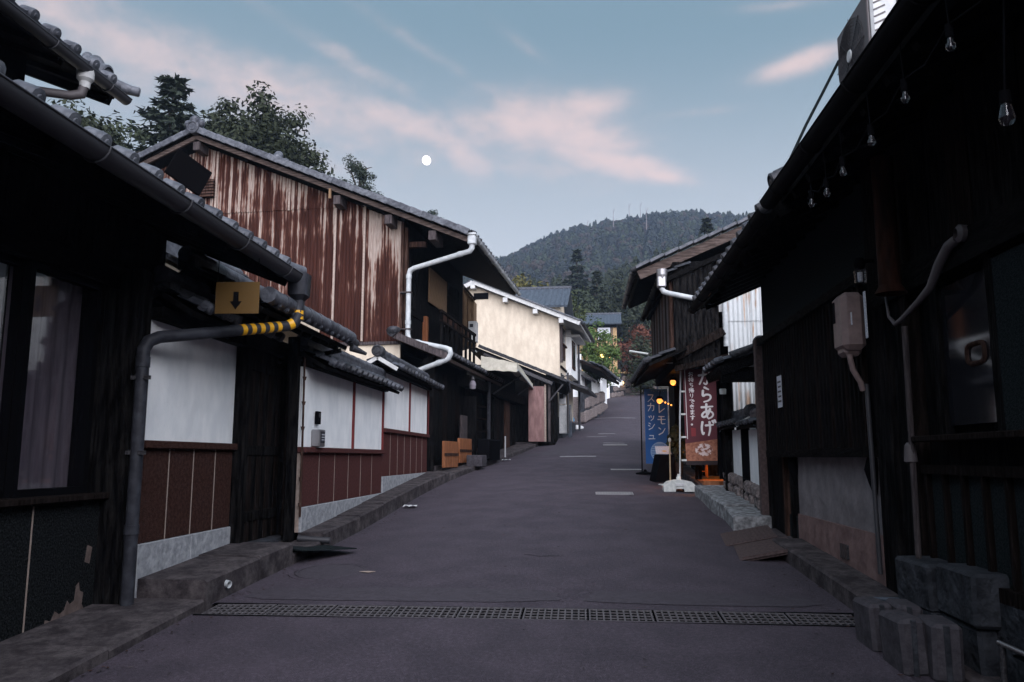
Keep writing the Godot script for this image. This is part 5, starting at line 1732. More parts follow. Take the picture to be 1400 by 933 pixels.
	bx(dr, "frame", M.blackwood, 2.34, 2.44, .7, 1.6, 9.02, 9.1)
	bx(dr, "frame", M.blackwood, 2.34, 2.44, .7, 1.6, 9.36, 9.42)
	bx(dr, "frame", M.wood, 2.34, 2.44, .7, 1.6, 9.66, 9.74)
	for q in [[9.1, 9.36], [9.42, 9.66]]:
		bx(dr, "lower_board", M.mat, 2.38, 2.42, .7, .95, q[0], q[1])
		bx(dr, "pane", M.glass, 2.4, 2.406, .95, 1.58, q[0], q[1])
	bx(dr, "blind", M.curtain, 2.44, 2.45, .9, 1.6, 9.1, 9.66)
	bx(g, "door_side", M.blackwood, 2.34, 2.5, .6, 1.62, 9.74, 10.3)
	bx(g, "end_post", M.platered, 2.22, 2.34, .7, 3.1, 10.34, 10.46, .01)
	bx(g, "end_post_inner", M.blackwood, 2.3, 2.42, .7, 3.1, 10.2, 10.33, .01)
	bx(g, "roof_wall", M.blackwood, 2.5, 6.0, .5, 4.3, 10.3, 10.42)
	e = P(1.66, 3.72, 6.72)
	slab(g, "roof_board", M.blackbeam, e, Vector3(0, 0, -1), up, 4.5, 6.2, .06)
	rafters(g, M.blackbeam, e + Vector3(0, .03, 0), Vector3(0, 0, -1), up, 4.4, .9, 12)
	tiles(g, P(1.6, 3.74, 11.24), Vector3(0, 0, 1), up, 15, 3, [M.tile3, M.tile])
	gutter(g, M.darkgutter, P(1.58, 3.7, 6.72), P(1.58, 3.66, 11.25), .06, 7, Vector3.LEFT)
	bx(g, "soffit_tag", M.orangewood, 1.6, 1.62, 3.62, 3.67, 9.9, 10.1)
	# fittings on the wall
	var mt := thing("meter_cabinet", "rounded beige electric meter cabinet on the dark lattice", "meter box", P(2.1, 2.42, 6.48))
	m = MB.new()
	m.box(P(.03, .24, 0), Vector3(.18, .46, .28), Basis(), .04)
	m.box(P(.03, .02, .02), Vector3(.14, .1, .2), Basis(), .03)
	put(m, "case", M.meter, mt)
	m = MB.new()
	m.box(P(-.064, .33, .06), Vector3(.008, .17, .05), Basis(), .003)
	put(m, "window", M.black, mt)
	m = MB.new()
	m.tube([P(.0, -.02, -.06), P(.02, -.14, -.06), P(.08, -.24, -.04), P(.1, -.3, -.02)], .022, 8)
	put(m, "cable_sleeve", M.meter, mt)
	m = MB.new()
	m.tube([P(.13, -.25, -.02), P(.15, -1.7, .0)], .018, 8)
	put(m, "conduit", M.gutter, mt)
	var wl := thing("wall_lamp", "small dark unlit wall lamp above the meter cabinet", "lamp", P(2.18, 3.0, 6.3))
	m = MB.new()
	m.lathe([[.0, -.06], [.045, -.055], [.05, .04], [.035, .06]], 12)
	put(m, "glass", M.bulbglass, wl)
	m = MB.new()
	m.lathe([[.035, .06], [.045, .1], [.03, .14], [.0, .15]], 12)
	m.tube([Vector3(0, .12, 0), Vector3(.12, .12, 0)], .015, 6)
	put(m, "cap", M.black, wl)
	m = MB.new()
	m.lathe([[.0, -.05], [.02, -.045], [.022, .03]], 8)
	put(m, "tube_bulb", M.paper, wl)
	for q in [[6.32, 2.62, .045, .1, "small square white notice below the wall lamp", 2.1], [6.2, 2.5, .04, .36, "long narrow white notice strip beside the meter cabinet", 2.17]]:
		m = MB.new()
		m.ext(q[5], q[5] + .006, q[1], q[1] + q[3], q[0], q[0] + q[2])
		solo(m, "paper_notice", M.paper, q[4], "notice")
	var po := thing("paper_poster", "small pale poster pinned on the black lattice", "poster", P(2.25, 2.16, 9.2))
	m = MB.new()
	m.ext(-.004, .0, .0, .36, .0, .2)
	put(m, "sheet", M.paper, po)
	m = MB.new()
	for k in 5:
		m.ext(-.007, -.004, .06 + k * .055, .08 + k * .055, .03, .17 - .02 * (k % 2))
	put(m, "print", M.greypipe, po)

func right_walls() -> void:
	# white plaster walls with rough stone feet between the two houses
	for q in [[10.55, 11.66, "white plaster wall on rough stone beside the pinkish end post", 1.98], [11.84, 13.3, "white plaster wall on rough stone beside the small tiled gateway", 2.02]]:
		var w := thing("white_street_wall", q[2], "wall")
		bx(w, "plaster", M.white, 2.36, 2.5, 1.15, q[3], q[0], q[1])
		coping(w, 2.45, 2.2, q[3] + .22, q[3] + .04, q[0], q[1], 6, q[0] > 11)
		var d: float = q[0]
		while d < q[1] - .1:
			for j in 2:
				var m := MB.new()
				m.box(P(2.36 + rng.randf_range(-.02, .02), road_y(2.0, d) + .26 + j * .14, d + .1), Vector3(.2, .15, .2), Basis.from_euler(Vector3(rng.randf_range(-.15, .15), rng.randf_range(-.2, .2), rng.randf_range(-.15, .15))), .03)
				put(m, "stone", M.rubble, w)
			d += .19
		if q[0] > 11: bx(w, "post", M.greywood, 2.28, 2.38, .9, 2.05, 11.68, 11.8)
		else: bx(w, "dark_post", M.black, 2.26, 2.36, .9, 2.05, 11.67, 11.72)
	# gateway roof
	var g := thing("tiled_gateway", "small tiled gateway roof on black posts beside the food banner", "gate")
	var up := Vector3(.9, .3, 0).normalized()
	slab(g, "roof_board", M.blackbeam, P(2.02, 2.94, 11.9), Vector3(0, 0, -1), up, 1.35, 1.3, .14)
	tiles(g, P(2.0, 2.98, 13.25), Vector3(0, 0, 1), up, 5, 4, [M.tile3, M.tile], .27)
	bx(g, "fascia", M.blackbeam, 2.06, 3.1, 2.7, 2.92, 11.96, 12.04)
	bx(g, "post", M.blackwood, 2.27, 2.38, .9, 2.9, 13.2, 13.34)
	bx(g, "post", M.blackwood, 2.24, 2.36, .9, 2.9, 12.9, 13.0)
	var m := MB.new()
	m.tube([P(2.2, 3.08, 11.92), P(2.9, 3.32, 11.92)], .07, 10)
	round_end(m, P(2.62, 3.26, 11.85), Vector3(-.2, 0, 1), .11)
	put(m, "ridge_end_tile", M.tile3, g)
	m = MB.new()
	var rows := [[], []]
	for k in 16:
		rows[0].append(P(2.26 + .02 * sin(k * 1.7), 1.3, 13.42 + k * .02)); rows[1].append(P(2.28, 2.85, 13.42 + k * .02))
	m.grid(rows)
	put(m, "dark_curtain", M.black, g)
	bx(g, "sign_panel", M.black, 2.22, 2.46, 1.25, 2.85, 13.36, 13.4)
	m = MB.new()
	m.lathe([[.0, .0], [.05, .005], [.055, .08], [.045, .09]], 12, Transform3D(Basis(), P(2.22, 2.58, 12.8)))
	solo(m, "hanging_cup", M.plastic, "small white cup lamp hanging under the gateway roof", "lamp")
	# corrugated shed
	var s := thing("corrugated_shed", "shed wall of pale corrugated iron streaked with rust", "shed")
	M.palerust = StandardMaterial3D.new()
	M.palerust.albedo_texture = pale_rust()
	M.palerust.roughness = .55
	var edges := [2.56, 2.95, 3.34, 3.8]
	for i in 3:
		for j in 2:
			var c := corrugated(edges[i] - .01, edges[i + 1], func(_x): return 1.4 if j == 0 else 3.95, func(_x): return 4.0 if j == 0 else 5.0, -14.0 + .012 * j + .01 * (i % 2), .0765, .012, 2.5, 1.4, 1.4, 3.6)
			put(c, "iron_sheet", M.palerust, s)
	bx(s, "shed_wall", M.darkwood, 2.56, 4.6, 1.0, 5.0, 14.05, 15.0)
	pipe(s, "drainpipe", M.pvc, [P(2.5, 4.3, 13.92), P(2.5, 3.5, 13.92)], .045)
	bx(s, "fascia", M.acwhite, 2.2, 2.48, 4.12, 4.42, 13.98, 14.02)
	pipe(s, "wire", M.black, [P(3.1, 3.6, 13.9), P(2.4, 3.1, 13.9)], .006, 5)

func pale_rust() -> ImageTexture:
	var w := 256
	var hh := 512
	var im := Image.create_empty(w, hh, false, Image.FORMAT_RGB8)
	var f := FastNoiseLite.new()
	f.seed = 8; f.frequency = 1.0; f.fractal_octaves = 4
	for y in hh:
		var my := (1.0 - y / float(hh)) * 3.6
		for x in w:
			var mx := x / float(w) * 1.4
			var a := f.get_noise_2d(mx * 9.0, my * .5) * .5 + .5 + (f.get_noise_2d(mx * 2.0 + 9.0, my) * .35) - mx * .14
			var fine := f.get_noise_2d(mx * 40.0, my * 6.0) * .5 + .5
			var c := Vector3(.5, .53, .54).lerp(Vector3(.4, .41, .41), fine).lerp(Vector3(.3, .17, .09), smoothstep(.56, .8, a + fine * .1) * .85)
			im.set_pixel(x, y, Color(c.x, c.y, c.z).linear_to_srgb())
	return ImageTexture.create_from_image(im)

func right_shop() -> void:
	var h := thing("takeaway_shop", "dark wooden takeaway shop house with a lit open front", "shop")
	var up := Vector3(.92, .39, 0).normalized()
	# upper roof with its verge toward the street foot
	slab(h, "upper_roof", M.blackbeam, P(1.05, 5.02, 14.6), Vector3(0, 0, -1), up, 3.3, 4.6, .1)
	rod(h, "barge_board", M.woodbeam, P(1.08, 4.93, 14.57), P(4.6, 6.42, 14.57), .05, .17)
	var nrm := Vector3(-.39, .92, 0)
	for k in 15:
		var m := MB.new()
		m.box(P(1.02, 5.06, 14.56) + up * (k * .29 + .14) + nrm * .01, Vector3(.285, .06, .2), Basis(up, nrm, Vector3.BACK) * Basis(Vector3.BACK, .06), .008)
		put(m, "verge_tile", M.tile2, h)
	tiles(h, P(1.0, 5.05, 17.9), Vector3(0, 0, 1), up, 11, 2, [M.tile3])
	gutter(h, M.gutter, P(.98, 4.98, 14.6), P(.98, 4.96, 17.9), .05, 3, Vector3.LEFT)
	# lower eave with its own gutter, nearer
	slab(h, "lower_roof", M.blackbeam, P(1.46, 4.72, 13.8), Vector3(0, 0, -1), up, 4.1, 1.4, .08)
	tiles(h, P(1.43, 4.75, 17.85), Vector3(0, 0, 1), up, 14, 2, [M.tile3])
	gutter(h, M.darkgutter, P(1.4, 4.7, 13.8), P(1.4, 4.68, 17.9), .06, 4, Vector3.LEFT)
	var m := MB.new()
	m.box(P(1.41, 4.62, 13.76), Vector3(.15, .2, .15), Basis(), .02)
	m.lathe([[.06, -.16], [.09, .0], [.095, .1], [.075, .1]], 12, Transform3D(Basis(), P(1.42, 4.74, 13.76)))
	put(m, "gutter_head", M.steel, h)
	pipe(h, "downpipe", M.pvc, [P(1.41, 4.52, 13.76), P(1.44, 4.45, 13.76), P(1.52, 4.42, 13.76), P(2.4, 4.24, 13.85)], .045)
	# boarded upper front
	bx(h, "upper_wall", M.blackwood, 1.62, 2.4, 3.2, 5.0, 13.93, 17.7)
	bx(h, "rear_block", M.blackwood, 2.4, 4.5, 3.2, 5.2, 15.05, 17.7)
	for k in 13:
		var mats := [M.wood, M.greywood, M.darkwood, M.greywood]
		bx(h, "upper_board", mats[k % 4], 1.56, 1.62, 3.35, 4.7, 13.95 + k * .288, 14.22 + k * .288, .005)
	bx(h, "rail", M.darkwood, 1.5, 1.62, 3.3, 3.4, 13.9, 17.7)
	bx(h, "gable_wall", M.blackwood, 1.62, 2.3, 3.2, 5.0, 13.86, 13.92)
	rod(h, "side_beam", M.darkwood, P(1.6, 3.3, 13.8), P(2.45, 3.75, 13.8), .08, .14)
	rod(h, "side_beam", M.darkwood, P(1.6, 3.1, 13.8), P(2.5, 3.3, 13.8), .06, .1)
	# pent roof
	slab(h, "pent_board", M.blackbeam, P(1.12, 3.18, 13.5), Vector3(0, 0, -1), up, 4.2, .7, .05)
	tiles(h, P(1.1, 3.2, 17.65), Vector3(0, 0, 1), up, 14, 2, [M.tile3])
	# open front
	bx(h, "floor", M.orangewood, 2.05, 3.6, 1.0, 1.2, 14.0, 17.6)
	bx(h, "back_wall", M.shopwall, 3.5, 3.6, 1.0, 3.2, 14.0, 17.6)
	bx(h, "far_wall", M.shopwall, 2.3, 3.6, 1.0, 3.2, 17.5, 17.6)
	bx(h, "near_wall", M.blackwood, 2.4, 2.58, 1.0, 3.3, 13.9, 13.98)
	bx(h, "near_wall", M.shopwall, 2.6, 3.6, 1.0, 3.3, 15.02, 15.1)
	bx(h, "ceiling", M.blackwood, 1.62, 3.6, 3.14, 3.2, 13.9, 17.7)
	bx(h, "post", M.blackwood, 2.05, 2.16, 1.1, 3.2, 14.9, 15.02)
	bx(h, "post", M.blackwood, 2.0, 2.12, 1.1, 3.2, 17.5, 17.65)
	bx(h, "lit_door", M.shopwall, 2.5, 3.1, 1.22, 2.5, 16.45, 16.5)
	bx(h, "counter", M.blackwood, 2.3, 2.6, 1.2, 2.0, 15.6, 17.5)
	bx(h, "dark_screen", M.black, 2.2, 2.24, 1.85, 3.1, 14.45, 15.1)
	# neighbours up the right-hand side
	var n := thing("far_right_house", "dark low house with a tiled pent roof past the takeaway shop", "house")
	bx(n, "wall", M.blackwood, 2.9, 6.0, 1.5, 4.6, 19.5, 27.0)
	slab(n, "roof", M.tile3, P(2.4, 4.3, 19.2), Vector3(0, 0, -1), up, 8.0, 3.4, .12)
	# stool, lamps
	var s := thing("wooden_stool", "small orange wooden stool on the lit shop floor", "stool", P(2.22, 1.2, 15.4))
	m = MB.new()
	m.box(Vector3(0, .29, 0), Vector3(.22, .03, .2), Basis(), .006)
	put(m, "seat", M.orangewood, s)
	for q in [[-.09, -.08], [.09, -.08], [-.09, .08], [.09, .08]]:
		m = MB.new()
		m.bar(Vector3(q[0], .275, q[1]), Vector3(q[0] * 1.1, 0, q[1] * 1.1), .025, .025)
		put(m, "leg", M.orangewood, s)
	m = MB.new()
	m.bar(Vector3(-.09, .14, .08), Vector3(.09, .14, .08), .015, .02)
	m.bar(Vector3(-.09, .14, -.08), Vector3(.09, .14, -.08), .015, .02)
	put(m, "stretcher", M.orangewood, s)
	var warm := Color(1.0, .62, .28)
	for q in [[P(1.72, 3.0, 15.2), "round glowing bulb lamp hung under the pent roof", .055, .8, "pendant_lamp", .03], [P(1.5, 2.68, 15.6), "small shaded lamp shining on the blue banner", .055, .7, "banner_lamp", .02], [P(2.16, 2.98, 14.7), "bare warm bulb glowing beside the red banner", .025, .8, "bare_bulb", .012]]:
		var o := thing(q[4], q[1], "lamp", q[0])
		m = MB.new()
		m.ball(Vector3.ZERO, Vector3.ONE * q[2], 14)
		put(m, "bulb", glow(warm, q[3]), o)
		m = MB.new()
		m.lathe([[q[2] * 1.5, q[2] * .6], [q[2] * .9, q[2] * 1.5], [.015, q[2] * 1.7], [.0, q[2] * 1.7]], 12)
		m.tube([Vector3(0, q[2] * 1.6, 0), Vector3(.02, .2 if q[2] > .05 else .3, 0)], .008, 5)
		put(m, "shade", M.black, o)
		lamp(q[0] + Vector3(0, -q[2] * 1.2, .0), warm, q[5], q[2])
	for k in 4:
		m = MB.new()
		m.ball(P(1.62 + .07 * k, 2.72 - .02 * k, 16.3 + .1 * k), Vector3.ONE * .018, 8)
		solo(m, "fairy_bulb", glow(warm, .9), "tiny warm fairy bulb on the wire behind the red banner", "light bulb", "fairy bulbs in the shop front")
	var cl := thing("ceiling_lamp", "warm pendant lamp hanging low inside the takeaway shop", "lamp", P(2.46, 2.02, 14.85))
	m = MB.new()
	m.ball(Vector3.ZERO, Vector3(.06, .06, .06), 14)
	put(m, "globe", glow(warm, 1.0), cl)
	m = MB.new()
	m.tube([Vector3(0, .05, 0), Vector3(0, 1.12, 0)], .008, 6)
	put(m, "mount", M.black, cl)
	lamp(P(2.46, 1.94, 14.85), warm, .32, .06)
	var tb := thing("tube_lamp", "white unlit tube lamp sticking out from the dark boarded front", "lamp", P(1.66, 4.38, 19.5))
	m = MB.new()
	m.tube([P(-.35, .05, 2.0), P(.1, -.1, 1.5)], .03, 8)
	put(m, "tube", M.plastic, tb)
	m = MB.new()
	m.tube([P(.1, -.1, 1.5), P(.25, -.1, .6)], .02, 6)
	put(m, "arm", M.iron, tb)
	# the house across the foot of the street, behind the photographer
	var fh := thing("foot_house", "dark timber house closing the foot of the street", "house", P(0, -.8, -9.0))
	bx(fh, "wall", M.darkwood, -6.0, 9.0, -1.0, 5.6, -4.0, 0.0)
	bx(fh, "door", M.wood, -.6, .6, 0.0, 2.1, 0.0, .06)
	for wx in [-3.0, 2.6]:
		bx(fh, "window", M.darkglass, wx, wx + 1.6, 1.0, 2.2, 0.0, .05)
	slab(fh, "roof", M.tile3, P(-6.4, 5.3, .8), Vector3(1, 0, 0), Vector3(0, .42, 1), 15.8, 3.4, .15)
	slab(fh, "roof", M.tile3, P(-6.4, 5.3, -4.9), Vector3(1, 0, 0), Vector3(0, .42, -1), 15.8, 3.4, .15)

# ---- banners: glyphs are strokes in a 100 x 100 box, y down; a leading 1 marks curved strokes
const GLYPH := {
	"ka": [1, [10, 34, 36, 30, 60, 29, 64, 42, 58, 80, 48, 92, 38, 82], [38, 8, 33, 44, 12, 88], [72, 20, 84, 34, 92, 52]],
	"ra": [1, [40, 6, 62, 18], [30, 26, 26, 62, 46, 48, 70, 52, 76, 70, 60, 88, 34, 94]],
	"a": [1, [18, 24, 82, 20], [46, 6, 43, 50, 50, 88], [66, 36, 52, 72, 26, 88, 15, 72, 34, 50, 66, 46, 86, 64, 78, 84, 56, 94]],
	"ge": [1, [18, 12, 11, 50, 18, 90, 25, 76], [38, 32, 80, 29], [60, 12, 63, 56, 52, 92], [78, 6, 84, 18], [90, 2, 96, 14]],
	"o": [1, [12, 28, 58, 25], [36, 8, 36, 80, 22, 88, 13, 72, 40, 52, 68, 50, 84, 66, 72, 88, 54, 88], [68, 16, 88, 30]],
	"motsu": [0, [8, 26, 38, 24], [24, 6, 24, 88, 14, 82], [6, 62, 40, 50], [50, 18, 90, 18], [70, 6, 70, 38], [44, 38, 96, 38], [46, 58, 96, 58], [80, 46, 80, 90, 70, 84], [54, 68, 62, 78]],
	"chi": [1, [18, 24, 78, 22], [46, 8, 30, 56, 56, 46, 80, 58, 74, 82, 42, 94]],
	"kaeru": [0, [12, 14, 12, 60], [28, 8, 28, 60, 14, 92], [44, 12, 82, 12, 82, 40], [46, 26, 82, 26], [44, 40, 84, 40], [40, 52, 94, 52, 94, 60], [50, 64, 50, 88], [50, 64, 86, 64, 86, 86], [68, 52, 68, 96]],
	"ri": [1, [30, 12, 26, 50, 36, 56], [68, 10, 70, 52, 48, 94]],
	"de": [1, [12, 24, 86, 18, 54, 38, 46, 66, 58, 88, 78, 90], [72, 44, 80, 56], [86, 38, 94, 50]],
	"ki": [1, [18, 24, 78, 18], [16, 44, 82, 38], [44, 6, 68, 64], [28, 62, 34, 86, 70, 90]],
	"ma": [1, [18, 22, 82, 22], [22, 44, 78, 44], [50, 6, 50, 80, 34, 92, 20, 78, 40, 68, 82, 88]],
	"su": [1, [10, 26, 90, 26], [56, 6, 56, 60, 42, 70, 34, 54, 50, 46, 58, 62, 52, 80, 34, 96]],
	"maru": [1, [20, 70, 34, 62, 46, 72, 40, 88, 24, 88, 18, 76, 24, 66]],
	"kSU": [0, [18, 18, 76, 18, 56, 56, 14, 90], [54, 56, 86, 88]],
	"kKA": [0, [12, 32, 82, 32, 78, 80, 62, 88], [46, 8, 42, 50, 14, 90]],
	"kTU": [0, [22, 46, 30, 62], [44, 42, 50, 58], [78, 44, 70, 72, 44, 92]],
	"kSHI": [0, [20, 18, 38, 28], [14, 42, 32, 52], [20, 86, 56, 70, 86, 30]],
	"kYU": [0, [26, 50, 68, 50, 64, 84], [16, 84, 86, 84]],
	"kRE": [0, [26, 10, 26, 84, 84, 46]],
	"kMO": [0, [20, 18, 80, 18], [10, 46, 90, 46], [46, 18, 46, 80, 56, 88, 86, 86]],
	"kN": [0, [18, 22, 38, 34], [18, 86, 58, 68, 86, 28]],
}
func dab(im: Image, c: Vector2, r: float, col: Color) -> void:
	for y in range(int(c.y - r) - 1, int(c.y + r) + 2):
		for x in range(int(c.x - r) - 1, int(c.x + r) + 2):
			if x < 0 or y < 0 or x >= im.get_width() or y >= im.get_height(): continue
			var k := clampf(r + .5 - Vector2(x, y).distance_to(c), 0, 1)
			if k > 0: im.set_pixel(x, y, im.get_pixel(x, y).lerp(col, k))
func glyph(im: Image, g: String, at: Vector2, size: Vector2, r: float, col: Color) -> void:
	var d: Array = GLYPH[g]
	for s in range(1, d.size()):
		var p := PackedVector2Array()
		for i in range(0, d[s].size(), 2):
			p.append(at + Vector2(d[s][i], d[s][i + 1]) / 100.0 * size)
		if d[0] == 1 and p.size() > 2:
			for it in 2:
				var q := PackedVector2Array([p[0]])
				for i in p.size() - 1:
					q.append(p[i].lerp(p[i + 1], .25)); q.append(p[i].lerp(p[i + 1], .75))
				q.append(p[-1])
				p = q
		for i in p.size() - 1:
			var n := int(p[i].distance_to(p[i + 1]) / maxf(r * .5, .7)) + 1
			for k in n + 1:
				var f := (i + k / float(n)) / (p.size() - 1)
				dab(im, p[i].lerp(p[i + 1], k / float(n)), r * (1.1 - .35 * f), col)
func banner_sheet(w: float, h: float, wave: float) -> MB:
	var m := MB.new()
	for side in [1.0, -1.0]:
		var rows := []
		var uvs := []
		for i in 13:
			var r := []
			var u := []
			for j in 9:
				var x := j / 8.0
				var y := i / 12.0
				r.append(Vector3((x if side > 0 else 1.0 - x) * w, y * h, wave * sin((x if side > 0 else 1.0 - x) * 5.0 + y * 2.0) * (x if side > 0 else 1.0 - x) + side * .0015))
				u.append(Vector2(x if side > 0 else 1.0 - x, 1.0 - y))
			rows.append(r); uvs.append(u)
		m.grid(rows, uvs)
	return m
func printed(im: Image) -> StandardMaterial3D:
	im.generate_mipmaps()
	var m := StandardMaterial3D.new()
	m.albedo_texture = ImageTexture.create_from_image(im)
	m.roughness = .85
	m.texture_repeat = false
	m.backlight_enabled = true
	m.backlight = Color(.25, .22, .22)
	return m
func banners() -> void:
	# maroon banner: fried chicken to take away
	var im := Image.create_empty(240, 720, false, Image.FORMAT_RGB8)
	im.fill(L(.085, .018, .026))
	var white := L(.68, .66, .66)
	for q in [Rect2i(14, 14, 212, 4), Rect2i(14, 14, 4, 520), Rect2i(222, 14, 4, 520)]:
		im.fill_rect(q, white)
	var y := 34.0
	for g in ["ka", "ra", "a", "ge"]:
		glyph(im, g, Vector2(98, y), Vector2(112, 118), 7.5, white)
		y += 122
	y = 46.0
	for g in ["o", "motsu", "chi", "kaeru", "ri", "de", "ki", "ma", "su", "maru"]:
		glyph(im, g, Vector2(36, y), Vector2(38, 37), 2.4, white)
		y += 39.5
	# photograph of fried chicken along the foot
	var f := FastNoiseLite.new()
	f.seed = 3; f.frequency = .03; f.fractal_octaves = 4
	var cell := FastNoiseLite.new()
	cell.noise_type = FastNoiseLite.TYPE_CELLULAR; cell.frequency = .022; cell.seed = 5
	for py in range(530, 720):
		for px in 240:
			if py < 566 - px * .14: continue
			var n := f.get_noise_2d(px, py) * .5 + .5
			var e := cell.get_noise_2d(px + n * 30, py) * .5 + .5
			var c := Vector3(.14, .04, .025).lerp(Vector3(.5, .22, .13), clampf(n * .9 + e * .6 - .2, 0, 1))
			if Vector2(px - 120, (py - 612) * 1.3).length() < 58: c = c.lerp(Vector3(.62, .5, .48), smoothstep(.35, .6, n))
			if py > 690: c = Vector3(.02, .012, .014)
			im.set_pixel(px, py, Color(c.x, c.y, c.z).linear_to_srgb())
	im.fill_rect(Rect2i(42, 455, 30, 60), L(.2, .025, .03))
	var b := thing("red_banner", "tall maroon cloth banner with white Japanese writing and a fried chicken picture", "banner", P(1.66, road_y(1.66, 14.25), 14.25))
	var yb := .45
	var sheet := banner_sheet(.62, 1.74, .02)
	var o := put(sheet, "cloth", printed(im), b)
	o.position = Vector3(.14, yb, 0)
	o.rotation = Vector3(0, -.1, .012)
	pipe(b, "pole", M.pvc, [Vector3(.02, .1, 0), Vector3(.055, 1.3, 0), Vector3(.1, 2.3, 0)], .014, 8)
	pipe(b, "cross_bar", M.pvc, [Vector3(-.16, 2.24, 0), Vector3(.78, 2.26, .02)], .009, 8)
	for k in 5:
		bx(b, "loop", M.plastic, .06 + k * .008, .15 + k * .006, .52 + k * .4, .55 + k * .4, -.004, .004)
	for k in 3:
		bx(b, "top_loop", M.plastic, .15 + k * .26, .18 + k * .26, 2.15, 2.27, -.012, -.002)
	var m := MB.new()
	m.extrude(PackedVector2Array([Vector2(-.27, 0), Vector2(-.07, 0), Vector2(-.06, .05), Vector2(.07, .05), Vector2(.08, 0), Vector2(.27, 0), Vector2(.28, .1), Vector2(.2, .17), Vector2(.06, .2), Vector2(-.06, .2), Vector2(-.2, .17), Vector2(-.28, .1)]), .3, Transform3D(Basis(), Vector3(0, .0, .15)))
	var base := put(m, "water_base", M.plastic, b)
	m = MB.new()
	m.lathe([[.045, .19], [.04, .24], [.022, .26], [.02, .3]], 12)
	put(m, "socket", M.plastic, base)
	m = MB.new()
	m.box(Vector3(0, .12, .155), Vector3(.14, .05, .012), Basis(), .004)
	put(m, "moulded_plate", M.acwhite, base)
	# blue banner: lemon squash
	im = Image.create_empty(192, 600, false, Image.FORMAT_RGB8)
	im.fill(L(.02, .095, .29))
	var pale := L(.55, .62, .7)
	y = 34.0
	for g in ["kSU", "kKA", "kTU", "kSHI", "kYU"]:
		glyph(im, g, Vector2(18, y), Vector2(72, 76), 3.6, pale)
		y += 76
	y = 120.0
	for g in ["kRE", "kMO", "kN"]:
		glyph(im, g, Vector2(102, y), Vector2(76, 84), 4.2, pale)
		y += 88
	for py in range(420, 590):
		for px in 192:
			var r := Vector2(px - 118, py - 505).length()
			if r < 78 and (fmod(py, 14) < 9 or r > 72): im.set_pixel(px, py, im.get_pixel(px, py).lerp(pale, .6))
	for k in 6:
		im.fill_rect(Rect2i(60 + k * 20, 14 + (k % 2) * 4, 3, 3), pale)
	b = thing("blue_banner", "tall blue cloth banner with pale Japanese lettering and a striped lemon", "banner", P(1.3, road_y(1.3, 17.0), 17.0))
	o = put(banner_sheet(.48, 1.56, .02), "cloth", printed(im), b)
	o.position = Vector3(.02, .22, 0)
	o.rotation = Vector3(0, .08, .0)
	pipe(b, "pole", M.black, [Vector3(-.06, -.02, -.05), Vector3(-.05, 1.86, -.05)], .014, 8)
	pipe(b, "cross_bar", M.black, [Vector3(-.08, 1.8, -.03), Vector3(.52, 1.8, -.01)], .008, 6)
	m = MB.new()
	m.lathe([[.2, 0], [.2, .03], [.04, .06], [.02, .1]], 16)
	put(m, "base", M.black, b)
	# menu stand and thin stand between the banners
	var s := thing("menu_stand", "low black slanted menu stand with a pale printed card", "stand", P(1.52, road_y(1.5, 15.7), 15.7), .25)
	m = MB.new()
	m.extrude(PackedVector2Array([Vector2(-.2, 0), Vector2(.22, 0), Vector2(.2, .5), Vector2(-.08, .52)]), .35, Transform3D(Basis(), Vector3(0, 0, .17)))
	put(m, "cloth_body", M.black, s)
	m = MB.new()
	m.box(Vector3(.03, .6, .0), Vector3(.3, .16, .015), Basis(Vector3.RIGHT, -.4), .003)
	put(m, "card", M.paper, s)
	m = MB.new()
	m.box(Vector3(.05, .58, .012), Vector3(.08, .02, .015), Basis(Vector3.RIGHT, -.4))
	put(m, "card_print", M.tape, s)
	s = thing("sign_stand", "thin brass coloured stand on a flat white foot between the banners", "stand", P(1.58, road_y(1.6, 15.1), 15.1))
	m = MB.new()
	m.box(Vector3(0, .015, 0), Vector3(.3, .03, .25), Basis(Vector3.UP, .4), .008)
	put(m, "foot", M.plastic, s)
	pipe(s, "rod", M.shopwall, [Vector3(.03, .02, 0), Vector3(.035, .82, 0)], .015, 8)
	m = MB.new()
	m.lathe([[.0, .88], [.025, .86], [.03, .82], [.02, .8]], 10, Transform3D(Basis(), Vector3(.035, 0, 0)))
	put(m, "knob", M.plastic, s)
	var p := thing("potted_plant", "dark leafy potted plant between the two banners", "plant", P(1.82, road_y(1.9, 16.0) + .12, 15.9))
	m = MB.new()
	m.lathe([[.0, 0], [.11, 0], [.14, .24], [.12, .24], [.1, .2], [.0, .2]], 14)
	put(m, "pot", M.darkstone, p)
	inst(crown_mesh(31, 260, .2, .75, .06, .2), Transform3D(Basis(), Vector3(0, .2, 0)), "leaves", M.leaf_dark, p)

